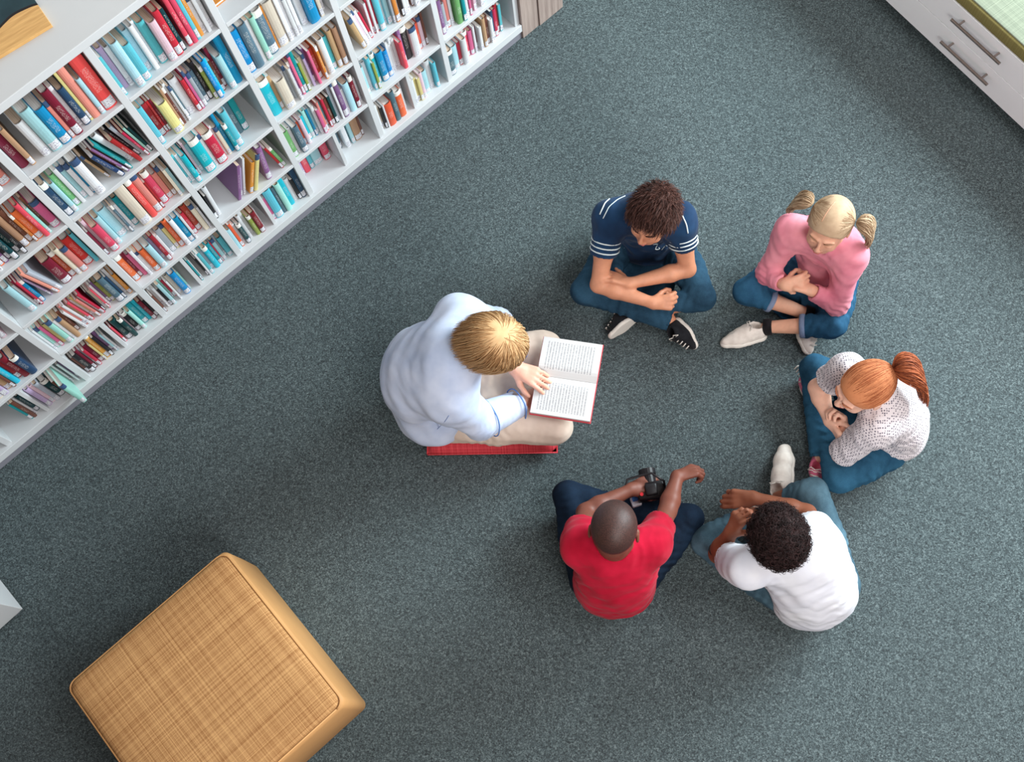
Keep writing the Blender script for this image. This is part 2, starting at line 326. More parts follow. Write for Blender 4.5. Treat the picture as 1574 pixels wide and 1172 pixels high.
for (k, j), spec in ROWS.items():
    k -= 1
    sL = S0 + k * BW + DT + .0015; zb = (.085 if j == 1 else LV[j - 1] + BT) + .0004; zt = LV[j]
    toks = spec.split(); unit = (OPW - .003) / 100
    import re
    vals = []
    for tk in toks:
        m_ = re.match(r'([A-Za-z_])([\d.]+)(?:/(-?[\d.]+))?(?:\^(\d+))?(?:@(-?\d+))?(?:/(-?[\d.]+))?$', tk)
        lean = float(m_.group(3) or m_.group(6) or 0)
        vals.append([m_.group(1), float(m_.group(2)), lean, float(m_.group(4) or 0) / 100, m_.group(5)])
    leanpad = 0
    tot = sum(v[1] / (math.cos(math.radians(v[2]))) for v in vals)
    sc_ = min(1.0, 99.0 / tot)
    s = sL; idx = 0; half = sL + OPW * .5
    has_mid = (j == 1 and k < K1 - 1)
    # left and right compartments of a split bay are filled separately
    placed = []
    for ch, wv, lean, hf, sb in vals:
        th = wv * unit * sc_
        if ch == '_': s += th; continue
        th -= .0007
        if has_mid and s < half + .008 and s + th > half - .009: s = half + .0095
        cap = (zt - zb)
        if not hf:
            hf = (.62 + .19 * rnd.random()); sb0 = .010 + .030 * rnd.random()
        else: sb0 = .012 + .012 * rnd.random()
        h = cap * hf * .985
        if sb is not None: sb0 = float(sb) / 100
        dp = min(.125 + .05 * rnd.random() + h * .12, CD - .02 - sb0)
        placed.append([ch, th, lean, h, sb0, dp, s]); s += (th + .0007) / math.cos(math.radians(lean))
    over = (placed[-1][6] + placed[-1][1]) - (sL + OPW - .003) if placed else 0
    nfl = 'top second third fourth bottom'.split()
    shelfn = {5: 'top row', 4: 'second row', 3: 'middle row', 2: 'fourth row', 1: 'bottom row'}[j]
    bayn = ORD[K1 - k]
    # repair overflow by shrinking
    if over > 0:
        f = (OPW - .003) / ((OPW - .003) + over)
        for p in placed: p[6] = sL + (p[6] - sL) * f; p[1] *= f
        if has_mid:
            for p in placed:
                if p[6] < half + .0085 and p[6] + p[1] > half - .0085:
                    if p[6] + p[1] / 2 < half: p[6] = half - .0087 - p[1]
                    else: p[6] = half + .0087
            placed.sort(key=lambda p: p[6])
            for a, b in zip(placed, placed[1:]):
                if a[6] + a[1] > b[6] - .0003: a[1] = max(.003, b[6] - a[6] - .0004)
    for idx, (ch, th, lean, h, sb0, dp, s) in enumerate(placed, 1):
        nm = PAL[ch][0]; th = max(th, .003)
        tw = 'thick ' if th > .030 else ('thin ' if th < .011 else '')
        lw = 'leaning ' if abs(lean) > 4 else ''
        lbl = '%s%s%s book, %s from left in %s, %s bay from wooden end' % (tw, lw, nm, ORD[idx], shelfn, bayn)
        a = math.radians(lean)
        ox, oz = (-th * math.cos(a) + th / math.cos(a), th * math.sin(a)) if lean > 0 else (0, 0)
        P = VX * (D0 + sb0) + UX * (s + ox) + np.array([0, 0, zb + oz])
        Mx = Matrix.Translation(P) @ Matrix.Rotation(AZ, 4, 'Z') @ Matrix.Rotation(a, 4, 'Y')
        # how large it shows: the quads of spine and head, as seen from the camera
        def pj(x, y, z):
            q = RC.T @ (np.array(Mx @ Vector((x, y, z))) - np.array([0, 0, CAM_H])); return np.array([IW / 2 + FPX * q[0] / q[2], IH / 2 + FPX * q[1] / q[2]])
        sp = [pj(0, 0, 0), pj(th, 0, 0), pj(th, 0, h), pj(0, 0, h)]
        nin = sum(0 < p[0] < IW and 0 < p[1] < IH for p in sp)
        ar = abs(sum(p[0] * q[1] - p[1] * q[0] for p, q in zip(sp, sp[1:] + sp[:1]))) / 2 * nin / 4
        if nin == 0: rnd.random(); continue
        BOOKS.append((ar, dict(th=th, h=h, dp=dp, ch=ch, label=lbl, group='books on the %s of the white bookcase' % shelfn, lab=rnd.random() < .8), Mx))
BOOKS.sort(key=lambda b: -b[0])
for ar, kw, Mx in BOOKS[:299]:
    o = make_book(**kw); o.matrix_world = Mx
mb = bmesh.new(); slots = {}; mats = []
for ar, kw, Mx in BOOKS[299:]:
    for part in ('cover', 'pages', 'label'):
        if part == 'cover': me, w, rb = book_mesh(kw['th'], kw['h'], kw['dp'], kw['ch'], kw['th'] > .013); key = 'c' + kw['ch']; m_ = MC[kw['ch']]
        else:
            b2 = bmesh.new(); key = part; m_ = MP[0] if part == 'pages' else ML
            if part == 'pages': add_box(b2, w + .0001, w + .0003, .001, kw['th'] - w - .0001, kw['dp'] - .001, kw['h'] - .002)
            else: add_box(b2, .0006, -rb - .0004, kw['h'] * .04, kw['th'] - .0006, -rb * .2, kw['h'] * .04 + .03)
            me = bpy.data.meshes.new('tmp'); b2.to_mesh(me); b2.free()
        if key not in slots: slots[key] = len(mats); mats.append(m_)
        me.transform(Mx); n0 = len(mb.faces); mb.from_mesh(me); mb.faces.ensure_lookup_table()
        for f in mb.faces[n0:]: f.material_index = slots[key]
        bpy.data.meshes.remove(me)
if len(BOOKS) > 299:
    me = bpy.data.meshes.new('thin_books'); mb.to_mesh(me); mb.free()
    tag(link('thin_books', me, mats), 'the remaining thin and cut-off books scattered between the others on the white bookcase', 'books', kind='stuff')
NB = len(BOOKS)
print('BOOKS', NB)
# picture book lying flat on the standing books
def m_green_art():
    t = NT('green_picture_cover', .35); v = t.coord(); w = t.n('ShaderNodeTexWave', wave_type='RINGS'); t.l(t.coord('Object', (1, 1, 1)), w.inputs[0])
    w.inputs['Scale'].default_value = 9; w.inputs['Distortion'].default_value = 3
    c = t.ramp(w.outputs['Fac'], [(.0, lin((150, 184, 96))), (.86, lin((158, 192, 104))), (.9, lin((110, 52, 52))), (1, lin((110, 52, 52)))])
    t.base(c); return t.m
t = thing('book', 'green picture book lying flat across the standing books of the third bay', 'book', group='books on the second row down of the white bookcase')
P = VX * (D0 + .012) + UX * (S0 + 3 * BW + DT + .012) + np.array([0, 0, 1.0505]); t.location = tuple(P); t.rotation_euler = (0, 0, AZ)
GC = m_green_art()
bm = bmesh.new(); add_box(bm, 0, 0, 0, .285, .20, .0018); add_box(bm, 0, 0, .0102, .285, .20, .012); add_box(bm, -.0018, 0, 0, 0, .20, .012); done(bm, 'cover', GC, t)
bm = bmesh.new(); add_box(bm, .0002, .003, .0019, .281, .197, .0101); done(bm, 'page_block', MP[0], t)

# orange book lying flat on the upper shelf of the third bay
q_ = at(331, 7, LV[4] + BT + .012); sy_ = q_ @ VX - D0; ss_ = q_ @ UX
t = thing('book', 'orange book lying flat on the upper shelf at the very top of the picture', 'book', group='books on the top row of the white bookcase'); put(t, ss_, sy_, LV[4] + BT + .0004)
bm = bmesh.new(); add_box(bm, 0, 0, 0, .13, .17, .0015); add_box(bm, 0, 0, .0105, .13, .17, .012); add_box(bm, -.0015, 0, 0, 0, .17, .012); done(bm, 'cover', MC['j'], t)
bm = bmesh.new(); add_box(bm, .0002, .003, .0016, .127, .167, .0104); done(bm, 'page_block', MP[0], t)

# ------------------------------------------------------------------ woven ottoman
def fabric(name, a, b, freq=300, bump=.25, rough=.9, stripes=.5, ax=(1, 1, 1)):
    t = NT(name, rough, .12); v = t.coord()
    n1 = t.noise(t.coord('Object', (freq * ax[0], 1.6, 1.6)), 1, 1, .5); n2 = t.noise(t.coord('Object', (1.6, freq * ax[1], 1.6)), 1, 1, .5)
    n3 = t.noise(v, 700, 1)
    f = t.math('ADD', t.math('MULTIPLY', n1, .4), t.math('ADD', t.math('MULTIPLY', n2, .4), t.math('MULTIPLY', n3, .2)))
    t.base(t.ramp(f, [(.36, lin(a)), (.64, lin(b))])); t.bump(f, bump, .002); return t.m
zt = .33
a_, b_2, c_ = at(97, 1048, zt), at(348, 857, zt), at(531, 1088, zt)
ux = (c_ - b_2) / np.linalg.norm(c_ - b_2); ang = math.atan2(ux[1], ux[0]); L1 = np.linalg.norm(c_ - b_2); L2 = np.linalg.norm(a_ - b_2)
cen = (a_ + c_) / 2; SZ = .632
ot = thing('ottoman', 'square tan woven ottoman with leather-like sides standing on the carpet at lower left', 'ottoman', (cen[0], cen[1], 0), ang)
M_OT_TOP = fabric('tan_woven_fabric', (140, 94, 56), (208, 164, 112), 460, .5)
M_OT_SIDE = plain('tan_leather', (196, 148, 96), .55, .04, 14, .3, .15)
h_ = SZ / 2
bm = bmesh.new()
def rrect(h, r, n=5):
    return [(sx * (h - r) + r * math.cos(a0 + k * math.pi / 2 / n), sy * (h - r) + r * math.sin(a0 + k * math.pi / 2 / n)) for sx, sy, a0 in ((1, 1, 0), (-1, 1, math.pi / 2), (-1, -1, math.pi), (1, -1, -math.pi / 2)) for k in range(n + 1)]
def loft(bm, rings):
    R_ = [[bm.verts.new((x, y, z)) for x, y in rrect(h, r)] for h, r, z in rings]
    for A, B in zip(R_, R_[1:]):
        for k in range(len(A)): bm.faces.new((A[k], A[(k + 1) % len(A)], B[(k + 1) % len(A)], B[k]))
    bm.faces.new(R_[0][::-1]); bm.faces.new(R_[-1])
loft(bm, [(h_ - .004, .02, .012), (h_, .022, .02), (h_ + .001, .024, .16), (h_, .026, .300), (h_ - .006, .028, .316)])
done(bm, 'side_cover', M_OT_SIDE, ot, smooth=True)
bm = bmesh.new(); loft(bm, [(h_ - .012, .030, .3165), (h_ - .012, .030, .322), (h_ - .018, .032, .329), (h_ - .03, .036, .333), (h_ - .10, .08, .337), (.10, .09, .340)])
done(bm, 'seat_top', M_OT_TOP, ot, smooth=True)
bm = bmesh.new(); p = [(x, y, .3185) for x, y in rrect(h_ - .008, .029)]; add_tube(bm, p + [p[0]], .0028, 6); done(bm, 'piping', M_OT_SIDE, ot, smooth=True)
for sx in (-1, 1):
    for sy in (-1, 1):
        bm = bmesh.new(); add_prism(bm, [(sx * .25 + .02 * math.cos(a), sy * .25 + .02 * math.sin(a)) for a in [k * math.pi / 6 for k in range(12)]], 0, .013); done(bm, 'foot', MC['d'], ot)

# ------------------------------------------------------------------ white cabinet at the left edge
q0, q1, q2 = at(0, 888, 0), at(38, 937, 0), at(0, 968, 0)
d1 = (q0 - q1); d1 /= np.linalg.norm(d1); ang = math.atan2(d1[1], d1[0])
cb = thing('white_cabinet', 'corner of a plain white cabinet on the carpet at the left edge of the picture', 'cabinet', (q1[0], q1[1], 0), ang)
bm = bmesh.new(); add_box(bm, .0, 0, .012, .42, .42, .70); done(bm, 'body', M_WHITE, cb, .002)
bm = bmesh.new(); add_box(bm, -.01, -.01, .701, .43, .43, .722); done(bm, 'top_panel', M_WHITE, cb, .002)
bm = bmesh.new(); add_box(bm, .004, .018, 0, .03, .036, .0115); add_box(bm, .38, .018, 0, .40, .036, .0115); add_box(bm, .38, .36, 0, .40, .38, .0115); add_box(bm, .004, .36, 0, .03, .38, .0115)
done(bm, 'foot', M_PLINTH, cb)

# ------------------------------------------------------------------ drawer bench with cushion, top right
e0, e1 = at(1360, 0, .06), at(1574, 200, .06); d1 = (e1 - e0) / np.linalg.norm(e1 - e0); ang = math.atan2(d1[1], d1[0])
bn = thing('drawer_bench', 'low white bench with long drawer fronts and bar handles in the upper right corner', 'bench', (e0[0], e0[1], 0), ang)
BY = 1
M_BENCH = plain('grey_white_laminate', (236, 238, 240), .45, .015, 6)
bm = bmesh.new(); add_box(bm, -1.0, .022, .06, 1.5, .62, .318); done(bm, 'carcass', M_BENCH, bn, .002)
bm = bmesh.new(); add_box(bm, -.98, .09, 0, 1.48, .60, .0595); done(bm, 'plinth', MC['d'], bn)
def P2L(px, py, z):
    q = at(px, py, z) - np.array([e0[0], e0[1], 0]); return q @ np.array([math.cos(ang), math.sin(ang), 0]), q @ np.array([-math.sin(ang), math.cos(ang), 0])
M_STEEL = plain('brushed_steel', (150, 138, 132), .3, .1, 60, .5, 0, .9)
# two drawer fronts one above the other, each with a bar handle
for (z0, z1), (pa, pb) in (((.062, .186), ((1446, 64), (1517, 131))), ((.189, .316), ((1462, 30), (1537, 98)))):
    bm = bmesh.new(); add_box(bm, -.9985, 0, z0, 1.4985, .0215, z1); dr_ = done(bm, 'drawer_front', M_BENCH, bn, .0015)
    # height of the bar where its line of sight meets the front
    best = min(((abs(P2L(*pa, z / 1000)[1] + .03), z / 1000) for z in range(60, 330, 2)))
    z = best[1]; xa = P2L(*pa, z)[0]; xb = P2L(*pb, z)[0]; print('handle', z, xa, xb)
    z = max(z0 + .03, min(z1 - .03, z))
    bm = bmesh.new(); add_tube(bm, [(xa, -.03, z), (xb, -.03, z)], .006, 10)
    for f in (.14, .86): xx = xa + (xb - xa) * f; add_tube(bm, [(xx, -.028, z), (xx, .0, z)], .0045, 8)
    done(bm, 'bar_handle', M_STEEL, dr_, smooth=False)
cu = thing('bench_cushion', 'pale green woven seat cushion with olive sides lying on the white drawer bench', 'cushion', (e0[0], e0[1], .3185), ang)
M_CG = fabric('pale_green_fabric', (112, 120, 106), (144, 152, 134), 240, .4); M_CO = fabric('olive_fabric', (112, 104, 62), (146, 138, 88), 300, .4)
bm = bmesh.new(); add_box(bm, -.97, .001, .0, 1.47, .60, .050); done(bm, 'cushion_side', M_CO, cu, .006, True, 3)
bm = bmesh.new(); add_box(bm, -.966, .009, .0495, 1.466, .595, .056); done(bm, 'cushion_top', M_CG, cu, .003, True, 2)
# ------------------------------------------------------------------ implicit surfaces for bodies, clothes and hair
class Field:
    """signed distance field on a grid; round cones and ellipsoids blended smoothly"""
    def __init__(s, lo, hi, h):
        s.lo = np.array(lo, float); s.h = h; s.n = np.ceil((np.array(hi) - s.lo) / h).astype(int) + 1
        s.f = np.full(tuple(s.n), .05, np.float32)
    def win(s, lo, hi):
        a = np.clip(np.floor((np.array(lo) - s.lo) / s.h).astype(int), 0, s.n - 1); b = np.clip(np.ceil((np.array(hi) - s.lo) / s.h).astype(int) + 1, 1, s.n)
        if (b <= a).any(): return None
        g = np.meshgrid(*[s.lo[i] + s.h * np.arange(a[i], b[i]) for i in range(3)], indexing='ij')
        return (slice(a[0], b[0]), slice(a[1], b[1]), slice(a[2], b[2])), np.stack(g, -1).astype(np.float32)
    def blend(s, sl, d, k, op='u'):
        f = s.f[sl]
        if op == 'u':
            hh = np.clip(.5 + .5 * (f - d) / k, 0, 1); s.f[sl] = f * (1 - hh) + d * hh - k * hh * (1 - hh)
        elif op == 's':
            hh = np.clip(.5 - .5 * (f + d) / k, 0, 1); s.f[sl] = f * (1 - hh) - d * hh + k * hh * (1 - hh)
    def cone(s, a, b, ra, rb, k=.01, op='u', flat=None):
        a = np.array(a, float); b = np.array(b, float); R = max(ra, rb) + k + .03
        w = s.win(np.minimum(a, b) - R, np.maximum(a, b) + R)
        if w is None: return
        sl, P = w; ab = b - a; L2 = max(ab @ ab, 1e-9); pa = P - a.astype(np.float32)
        t = np.clip((pa @ ab.astype(np.float32)) / L2, 0, 1); t2 = t
        d = np.linalg.norm(pa - t[..., None] * ab.astype(np.float32), axis=-1) - (ra + (rb - ra) * t2)
        s.blend(sl, d, k, op)
    def path(s, pts, rs, k=.01, op='u'):
        for i in range(len(pts) - 1): s.cone(pts[i], pts[i + 1], rs[i], rs[i + 1], k, op)
    def ell(s, c, r, R=None, k=.01, op='u', power=2):
        c = np.array(c, float); r = np.array(r, float); m = r.max() + k + .03; w = s.win(c - m, c + m)
        if w is None: return
        sl, P = w; q = P - c.astype(np.float32)
        if R is not None: q = q @ np.array(R).astype(np.float32)     # columns of R are the local axes
        n1 = np.linalg.norm(q / r.astype(np.float32), axis=-1); n2 = np.linalg.norm(q / (r * r).astype(np.float32), axis=-1)
        s.blend(sl, n1 * (n1 - 1) / np.maximum(n2, 1e-6), k, op)
    def half(s, p, n, k=.004):
        """keep the side of the plane that n points away from"""
        n = np.array(n, float); n /= np.linalg.norm(n); g = np.meshgrid(*[s.lo[i] + s.h * np.arange(s.n[i]) for i in range(3)], indexing='ij', sparse=True)
        d = ((g[0] - p[0]) * n[0] + (g[1] - p[1]) * n[1] + (g[2] - p[2]) * n[2]).astype(np.float32)
        s.f = np.maximum(s.f, d)
    def bumpy(s, amp, sc, seed, stretch=(1, 1, 1), near=.02):
        idx = np.argwhere(np.abs(s.f) < near)
        if len(idx) == 0: return
        P = s.lo + idx * s.h
        rg = np.random.RandomState(seed); v = np.zeros(len(P))
        for o in range(5):
            d = rg.normal(size=3) * np.array(stretch); ph = rg.rand() * 6.28; d2 = rg.normal(size=3) * np.array(stretch)
            v += np.sin(P @ d * sc * (1 + .5 * o) + ph + 1.3 * np.sin(P @ d2 * sc * .7 + ph * 2))
        s.f[tuple(idx.T)] += (amp * v / 3).astype(np.float32)
    def folds(s, c, d, wl, amp, rad, seed):
        w = s.win(c - rad * 2.2, c + rad * 2.2)
        if w is None: return
        sl, P = w; d = nrm(d); rg = np.random.RandomState(seed); o = nrm(np.cross(d, rg.normal(size=3))); q = P - c.astype(np.float32)
        x = q @ d.astype(np.float32) + .28 * wl * np.sin((q @ o.astype(np.float32)) * 2 * math.pi / (wl * 2.3) + rg.rand() * 6)
        wv = np.sin(x * 2 * math.pi / wl + rg.rand() * 6); wv = np.abs(wv) ** .7 * np.sign(wv) + .4 * np.sin(x * 3.7 * math.pi / wl)
        s.f[sl] += (amp * .7 * wv * np.exp(-(np.linalg.norm(q, axis=-1) / rad) ** 2)).astype(np.float32)
    def mesh(s):
        f = s.f; ins = f < 0
        nx, ny, nz = f.shape
        c = np.zeros((nx - 1, ny - 1, nz - 1), np.uint8)
        for dx in (0, 1):
            for dy in (0, 1):
                for dz in (0, 1): c += ins[dx:nx - 1 + dx, dy:ny - 1 + dy, dz:nz - 1 + dz]
        act = np.argwhere((c > 0) & (c < 8)); N = len(act)
        vid = np.full(c.shape, -1, np.int32); vid[tuple(act.T)] = np.arange(N)
        acc = np.zeros((N, 3)); cnt = np.zeros(N)
        cor = [(x, y, z) for x in (0, 1) for y in (0, 1) for z in (0, 1)]
        V = {q: f[act[:, 0] + q[0], act[:, 1] + q[1], act[:, 2] + q[2]] for q in cor}
        for q in cor:
            for ax in range(3):
                if q[ax] == 0:
                    r = list(q); r[ax] = 1; r = tuple(r); a, b = V[q], V[r]; m = (a < 0) != (b < 0)
                    t = a[m] / (a[m] - b[m]); p = np.tile(np.array(q, float), (m.sum(), 1)); p[:, ax] += t; acc[m] += p; cnt[m] += 1
        verts = s.lo + (act + acc / np.maximum(cnt, 1)[:, None]) * s.h
        quads = []
        for ax in range(3):
            a = ins; sl0 = [slice(None)] * 3; sl1 = [slice(None)] * 3; sl0[ax] = slice(0, -1); sl1[ax] = slice(1, None)
            for sg in (0, 1):
                m = (a[tuple(sl0)] & ~a[tuple(sl1)]) if sg == 0 else (~a[tuple(sl0)] & a[tuple(sl1)])
                e = np.argwhere(m); u, v = (ax + 1) % 3, (ax + 2) % 3
                e = e[(e[:, u] > 0) & (e[:, v] > 0) & (e[:, u] < f.shape[u] - 1) & (e[:, v] < f.shape[v] - 1)]
                du = np.zeros(3, int); du[u] = 1; dv = np.zeros(3, int); dv[v] = 1
                q = [vid[tuple((e - du - dv).T)], vid[tuple((e - dv).T)], vid[tuple(e.T)], vid[tuple((e - du).T)]]
                q = np.stack(q if sg == 0 else q[::-1], -1); quads.append(q[(q >= 0).all(1)])
        Q = np.concatenate(quads)
        return verts, Q
def pymesh(name, verts, quads, smooth=True):
    me = bpy.data.meshes.new(name); nq = len(quads)
    me.vertices.add(len(verts)); me.vertices.foreach_set('co', np.asarray(verts, np.float32).ravel())
    me.loops.add(nq * 4); me.loops.foreach_set('vertex_index', np.asarray(quads, np.int32).ravel())
    me.polygons.add(nq); me.polygons.foreach_set('loop_start', np.arange(0, nq * 4, 4, dtype=np.int32)); me.polygons.foreach_set('loop_total', np.full(nq, 4, np.int32))
    if smooth: me.polygons.foreach_set('use_smooth', np.ones(nq, bool))
    me.update(calc_edges=True); me.validate(); return me
def relax(verts, quads, it=2, lam=.5):
    v = verts.copy()
    for _ in range(it):
        a = np.zeros_like(v); c = np.zeros(len(v))
        for i, j in ((0, 1), (1, 2), (2, 3), (3, 0)):
            np.add.at(a, quads[:, i], v[quads[:, j]]); np.add.at(a, quads[:, j], v[quads[:, i]]); np.add.at(c, quads[:, i], 1); np.add.at(c, quads[:, j], 1)
        v = v * (1 - lam) + lam * a / np.maximum(c, 1)[:, None]
    return v
def sdf_obj(F, name, mat, parent, org, it=1, lam=.5):
    v, q = F.mesh(); v = relax(v, q, it, lam) - org
    return link(name, pymesh(name, v, q), mat, parent)

def V(*a): return np.array(a, float)
def nrm(v): v = np.array(v, float); return v / np.linalg.norm(v)
def frame(fwd, up):
    """columns: right, forward, up"""
    f = nrm(fwd); u = np.array(up, float); u = nrm(u - (u @ f) * f); r = np.cross(f, u); return np.stack([r, f, u], 1)

# ------------------------------------------------------------------ anatomy builders (all lengths in metres)
def head_sdf(F, c, R, s=1.0, k=.012, neck=None, torso=None):
    """c: centre of the skull, R: right/forward/up frame, s: scale (1 = adult)"""
    p = lambda x, y, z: c + R @ (np.array([x, y, z]) * s)
    F.ell(p(0, -.012, .022), np.array([.074, .092, .082]) * s, R, k)                  # cranium
    F.ell(p(0, .030, -.030), np.array([.060, .058, .072]) * s, R, .02 * s)            # face mass
    F.ell(p(0, .050, -.082), np.array([.030, .026, .022]) * s, R, .022 * s)           # chin
    for sx in (-1, 1):
        F.ell(p(sx * .036, .056, -.040), np.array([.020, .018, .020]) * s, R, .016 * s)   # cheeks
        F.cone(p(sx * .052, .0, -.06), p(sx * .022, .05, -.088), .013 * s, .012 * s, .016 * s)   # jaw line
        F.ell(p(sx * .031, .098, -.004), np.array([.016, .014, .011]) * s, R, .012 * s, 's')     # eye socket
        F.ell(p(sx * .031, .0775, -.006), np.array([.0135, .0115, .0105]) * s, R, .004 * s)        # lid over the eye ball
        F.cone(p(sx * .014, .085, .016), p(sx * .046, .074, .016), .0065 * s, .005 * s, .010 * s)  # brow
        F.ell(p(sx * .079, -.008, -.012), np.array([.007, .017, .027]) * s, R, .006 * s)           # ear
        F.ell(p(sx * .087, -.004, -.010), np.array([.005, .009, .016]) * s, R, .004 * s, 's')
        F.ell(p(sx * .009, .098, -.034), np.array([.0065, .0065, .0055]) * s, R, .004 * s)         # nostril wing
    F.cone(p(0, .086, .006), p(0, .103, -.028), .0055 * s, .0085 * s, .009 * s)       # nose
    F.ell(p(0, .086, -.054), np.array([.019, .009, .0055]) * s, R, .006 * s)          # upper lip
    F.ell(p(0, .084, -.064), np.array([.016, .009, .0055]) * s, R, .006 * s)
    if neck is not None: F.path([p(0, -.02, -.04), (p(0, -.02, -.05) + neck) / 2, neck], [.052 * s, .046 * s, .052 * s], .03 * s)

def hand_sdf(F, wrist, fwd, palm_n, s=1.0, curl=(.4, .4, .4, .4), thumb=.5, left=False, spread=.12, k=.004):
    """fwd: wrist to knuckles; palm_n: direction the palm faces; fingers bend towards palm_n. returns finger tips"""
    f = nrm(fwd); n = nrm(np.array(palm_n) - (np.array(palm_n) @ f) * f); r = np.cross(f, n)
    side = r if not left else -r           # side on which the thumb sits
    W = lambda a, b, c: wrist + (side * a + f * b + n * c) * s
    # palm: three overlapping flattened cones
    for a0, a1 in ((-.020, -.030), (-.007, -.010), (.007, .010), (.019, .028)):
        F.cone(W(a0 * .8, .006, 0), W(a1, .075, 0), .0135 * s, .0118 * s, .010 * s)
    tips = []
    base = [(.029, .080), (.010, .085), (-.009, .082), (-.027, .073)]
    lens = [(.040, .024, .019), (.044, .028, .020), (.041, .026, .019), (.032, .019, .017)]
    for i, ((a, b), ln) in enumerate(zip(base, lens)):
        p = W(a, b, 0); ang = curl[i] * .75; dirv = nrm(f + side * spread * (1.5 - i) * .8)
        pts = [p]; rs = [.0098 * s]; rr = [.0088, .0080, .0068]
        for jn, l in enumerate(ln):
            d = dirv * math.cos(ang) + n * math.sin(ang); p = p + d * l * s; pts.append(p); rs.append(rr[jn] * s); ang += curl[i] * (1.15 if jn == 0 else .8)
        F.path(pts, rs, k * s); tips.append(p)
    t0 = W(.022, .018, .006); d = nrm(side * (1.0 - .35 * thumb) + f * .9 + n * (.25 + .7 * thumb)); t1 = t0 + d * .036 * s
    d2 = nrm(d + f * .55 + n * .35 * thumb); t2 = t1 + d2 * .030 * s; d3 = nrm(d2 + f * .2 - side * .5 * thumb); t3 = t2 + d3 * .024 * s
    F.path([W(.008, .012, .002), t0, t1, t2, t3], [.014 * s, .0145 * s, .0115 * s, .0098 * s, .0078 * s], .006 * s)
    return tips

# strands: thin tapered ribbons of hair gathered into one mesh
def strands(name, paths, r, mat, parent, org, base=None):
    """paths: array (n, m, 3)"""
    P = np.asarray(paths, float); n, m, _ = P.shape
    T = np.gradient(P, axis=1); T /= np.linalg.norm(T, axis=2, keepdims=True) + 1e-9
    ref = np.array([.3, .2, .93]); A = np.cross(T, ref); A /= np.linalg.norm(A, axis=2, keepdims=True) + 1e-9; B = np.cross(T, A)
    tt = np.linspace(0, 1, m); rad = r * (1 - .75 * tt ** 3)
    ang = [0, 2 * math.pi / 3, 4 * math.pi / 3]
    Vt = np.stack([P + (A * math.cos(a) + B * math.sin(a)) * rad[None, :, None] for a in ang], 2)   # n m 3 3
    verts = Vt.reshape(-1, 3)
    i = np.arange(n)[:, None, None] * m * 3; j = np.arange(m - 1)[None, :, None] * 3; k = np.arange(3)[None, None, :]; k2 = (k + 1) % 3
    q = np.stack([i + j + k, i + j + k2, i + j + 3 + k2, i + j + 3 + k], -1).reshape(-1, 4)
    if base is not None:
        bv, bq = base; q = np.concatenate([bq, q + len(bv)]); verts = np.concatenate([bv, verts])
    return link(name, pymesh(name, verts - org, q), mat, parent)
# ------------------------------------------------------------------ materials of people
def m_skin(name, rgb, dark=.85):
    t = NT(name, .5, .35); v = t.coord(); c = lin(rgb)
    t.base(t.ramp(t.noise(v, 35, 4, .6), [(.3, tuple(x * dark for x in c)), (.7, c)])); t.bump(t.noise(v, 900, 2), .08, .0006)
    t.b.inputs['Subsurface Weight'].default_value = .08; t.b.inputs['Subsurface Radius'].default_value = (.012, .004, .002); t.b.inputs['Subsurface Scale'].default_value = .4
    return t.m
def m_cloth(name, a, b, scale=9, weave=900, rough=.9, bump=.15):
    t = NT(name, rough, .12); v = t.coord()
    t.base(t.ramp(t.noise(v, scale, 3, .55), [(.32, lin(a)), (.68, lin(b))])); t.bump(t.noise(v, weave, 1), bump, .0008)
    t.b.inputs['Sheen Weight'].default_value = .08; return t.m
def m_denim(name, a, b):
    t = NT(name, .85, .12); v = t.coord(); f = t.math('ADD', t.math('MULTIPLY', t.noise(v, 7, 5, .7), .8), t.math('MULTIPLY', t.noise(v, 520, 1), .2))
    t.base(t.ramp(f, [(.30, lin(a)), (.68, lin(b))])); t.bump(t.noise(t.coord('Object', (900, 900, 500)), 1, 1), .3, .0008); return t.m
def m_hair(name, a, b, rough=.45, sp=.35):
    rough, sp = .62, .18
    t = NT(name, rough, sp); v = t.coord(); g = t.n('ShaderNodeNewGeometry')
    f = t.math('ADD', t.math('MULTIPLY', g.outputs['Random Per Island'], .65), t.math('MULTIPLY', t.noise(v, 45, 3, .6), .35))
    t.base(t.ramp(f, [(.15, lin(a)), (.85, lin(b))])); return t.m
M_EYEW = plain('eye_white', (222, 220, 216), .25, .01); M_IRIS = plain('iris', (60, 42, 34), .2, .05); M_LASH = plain('lash', (50, 34, 30), .6, .05)
M_SOLE = plain('white_rubber', (222, 218, 210), .6, .04, 40)

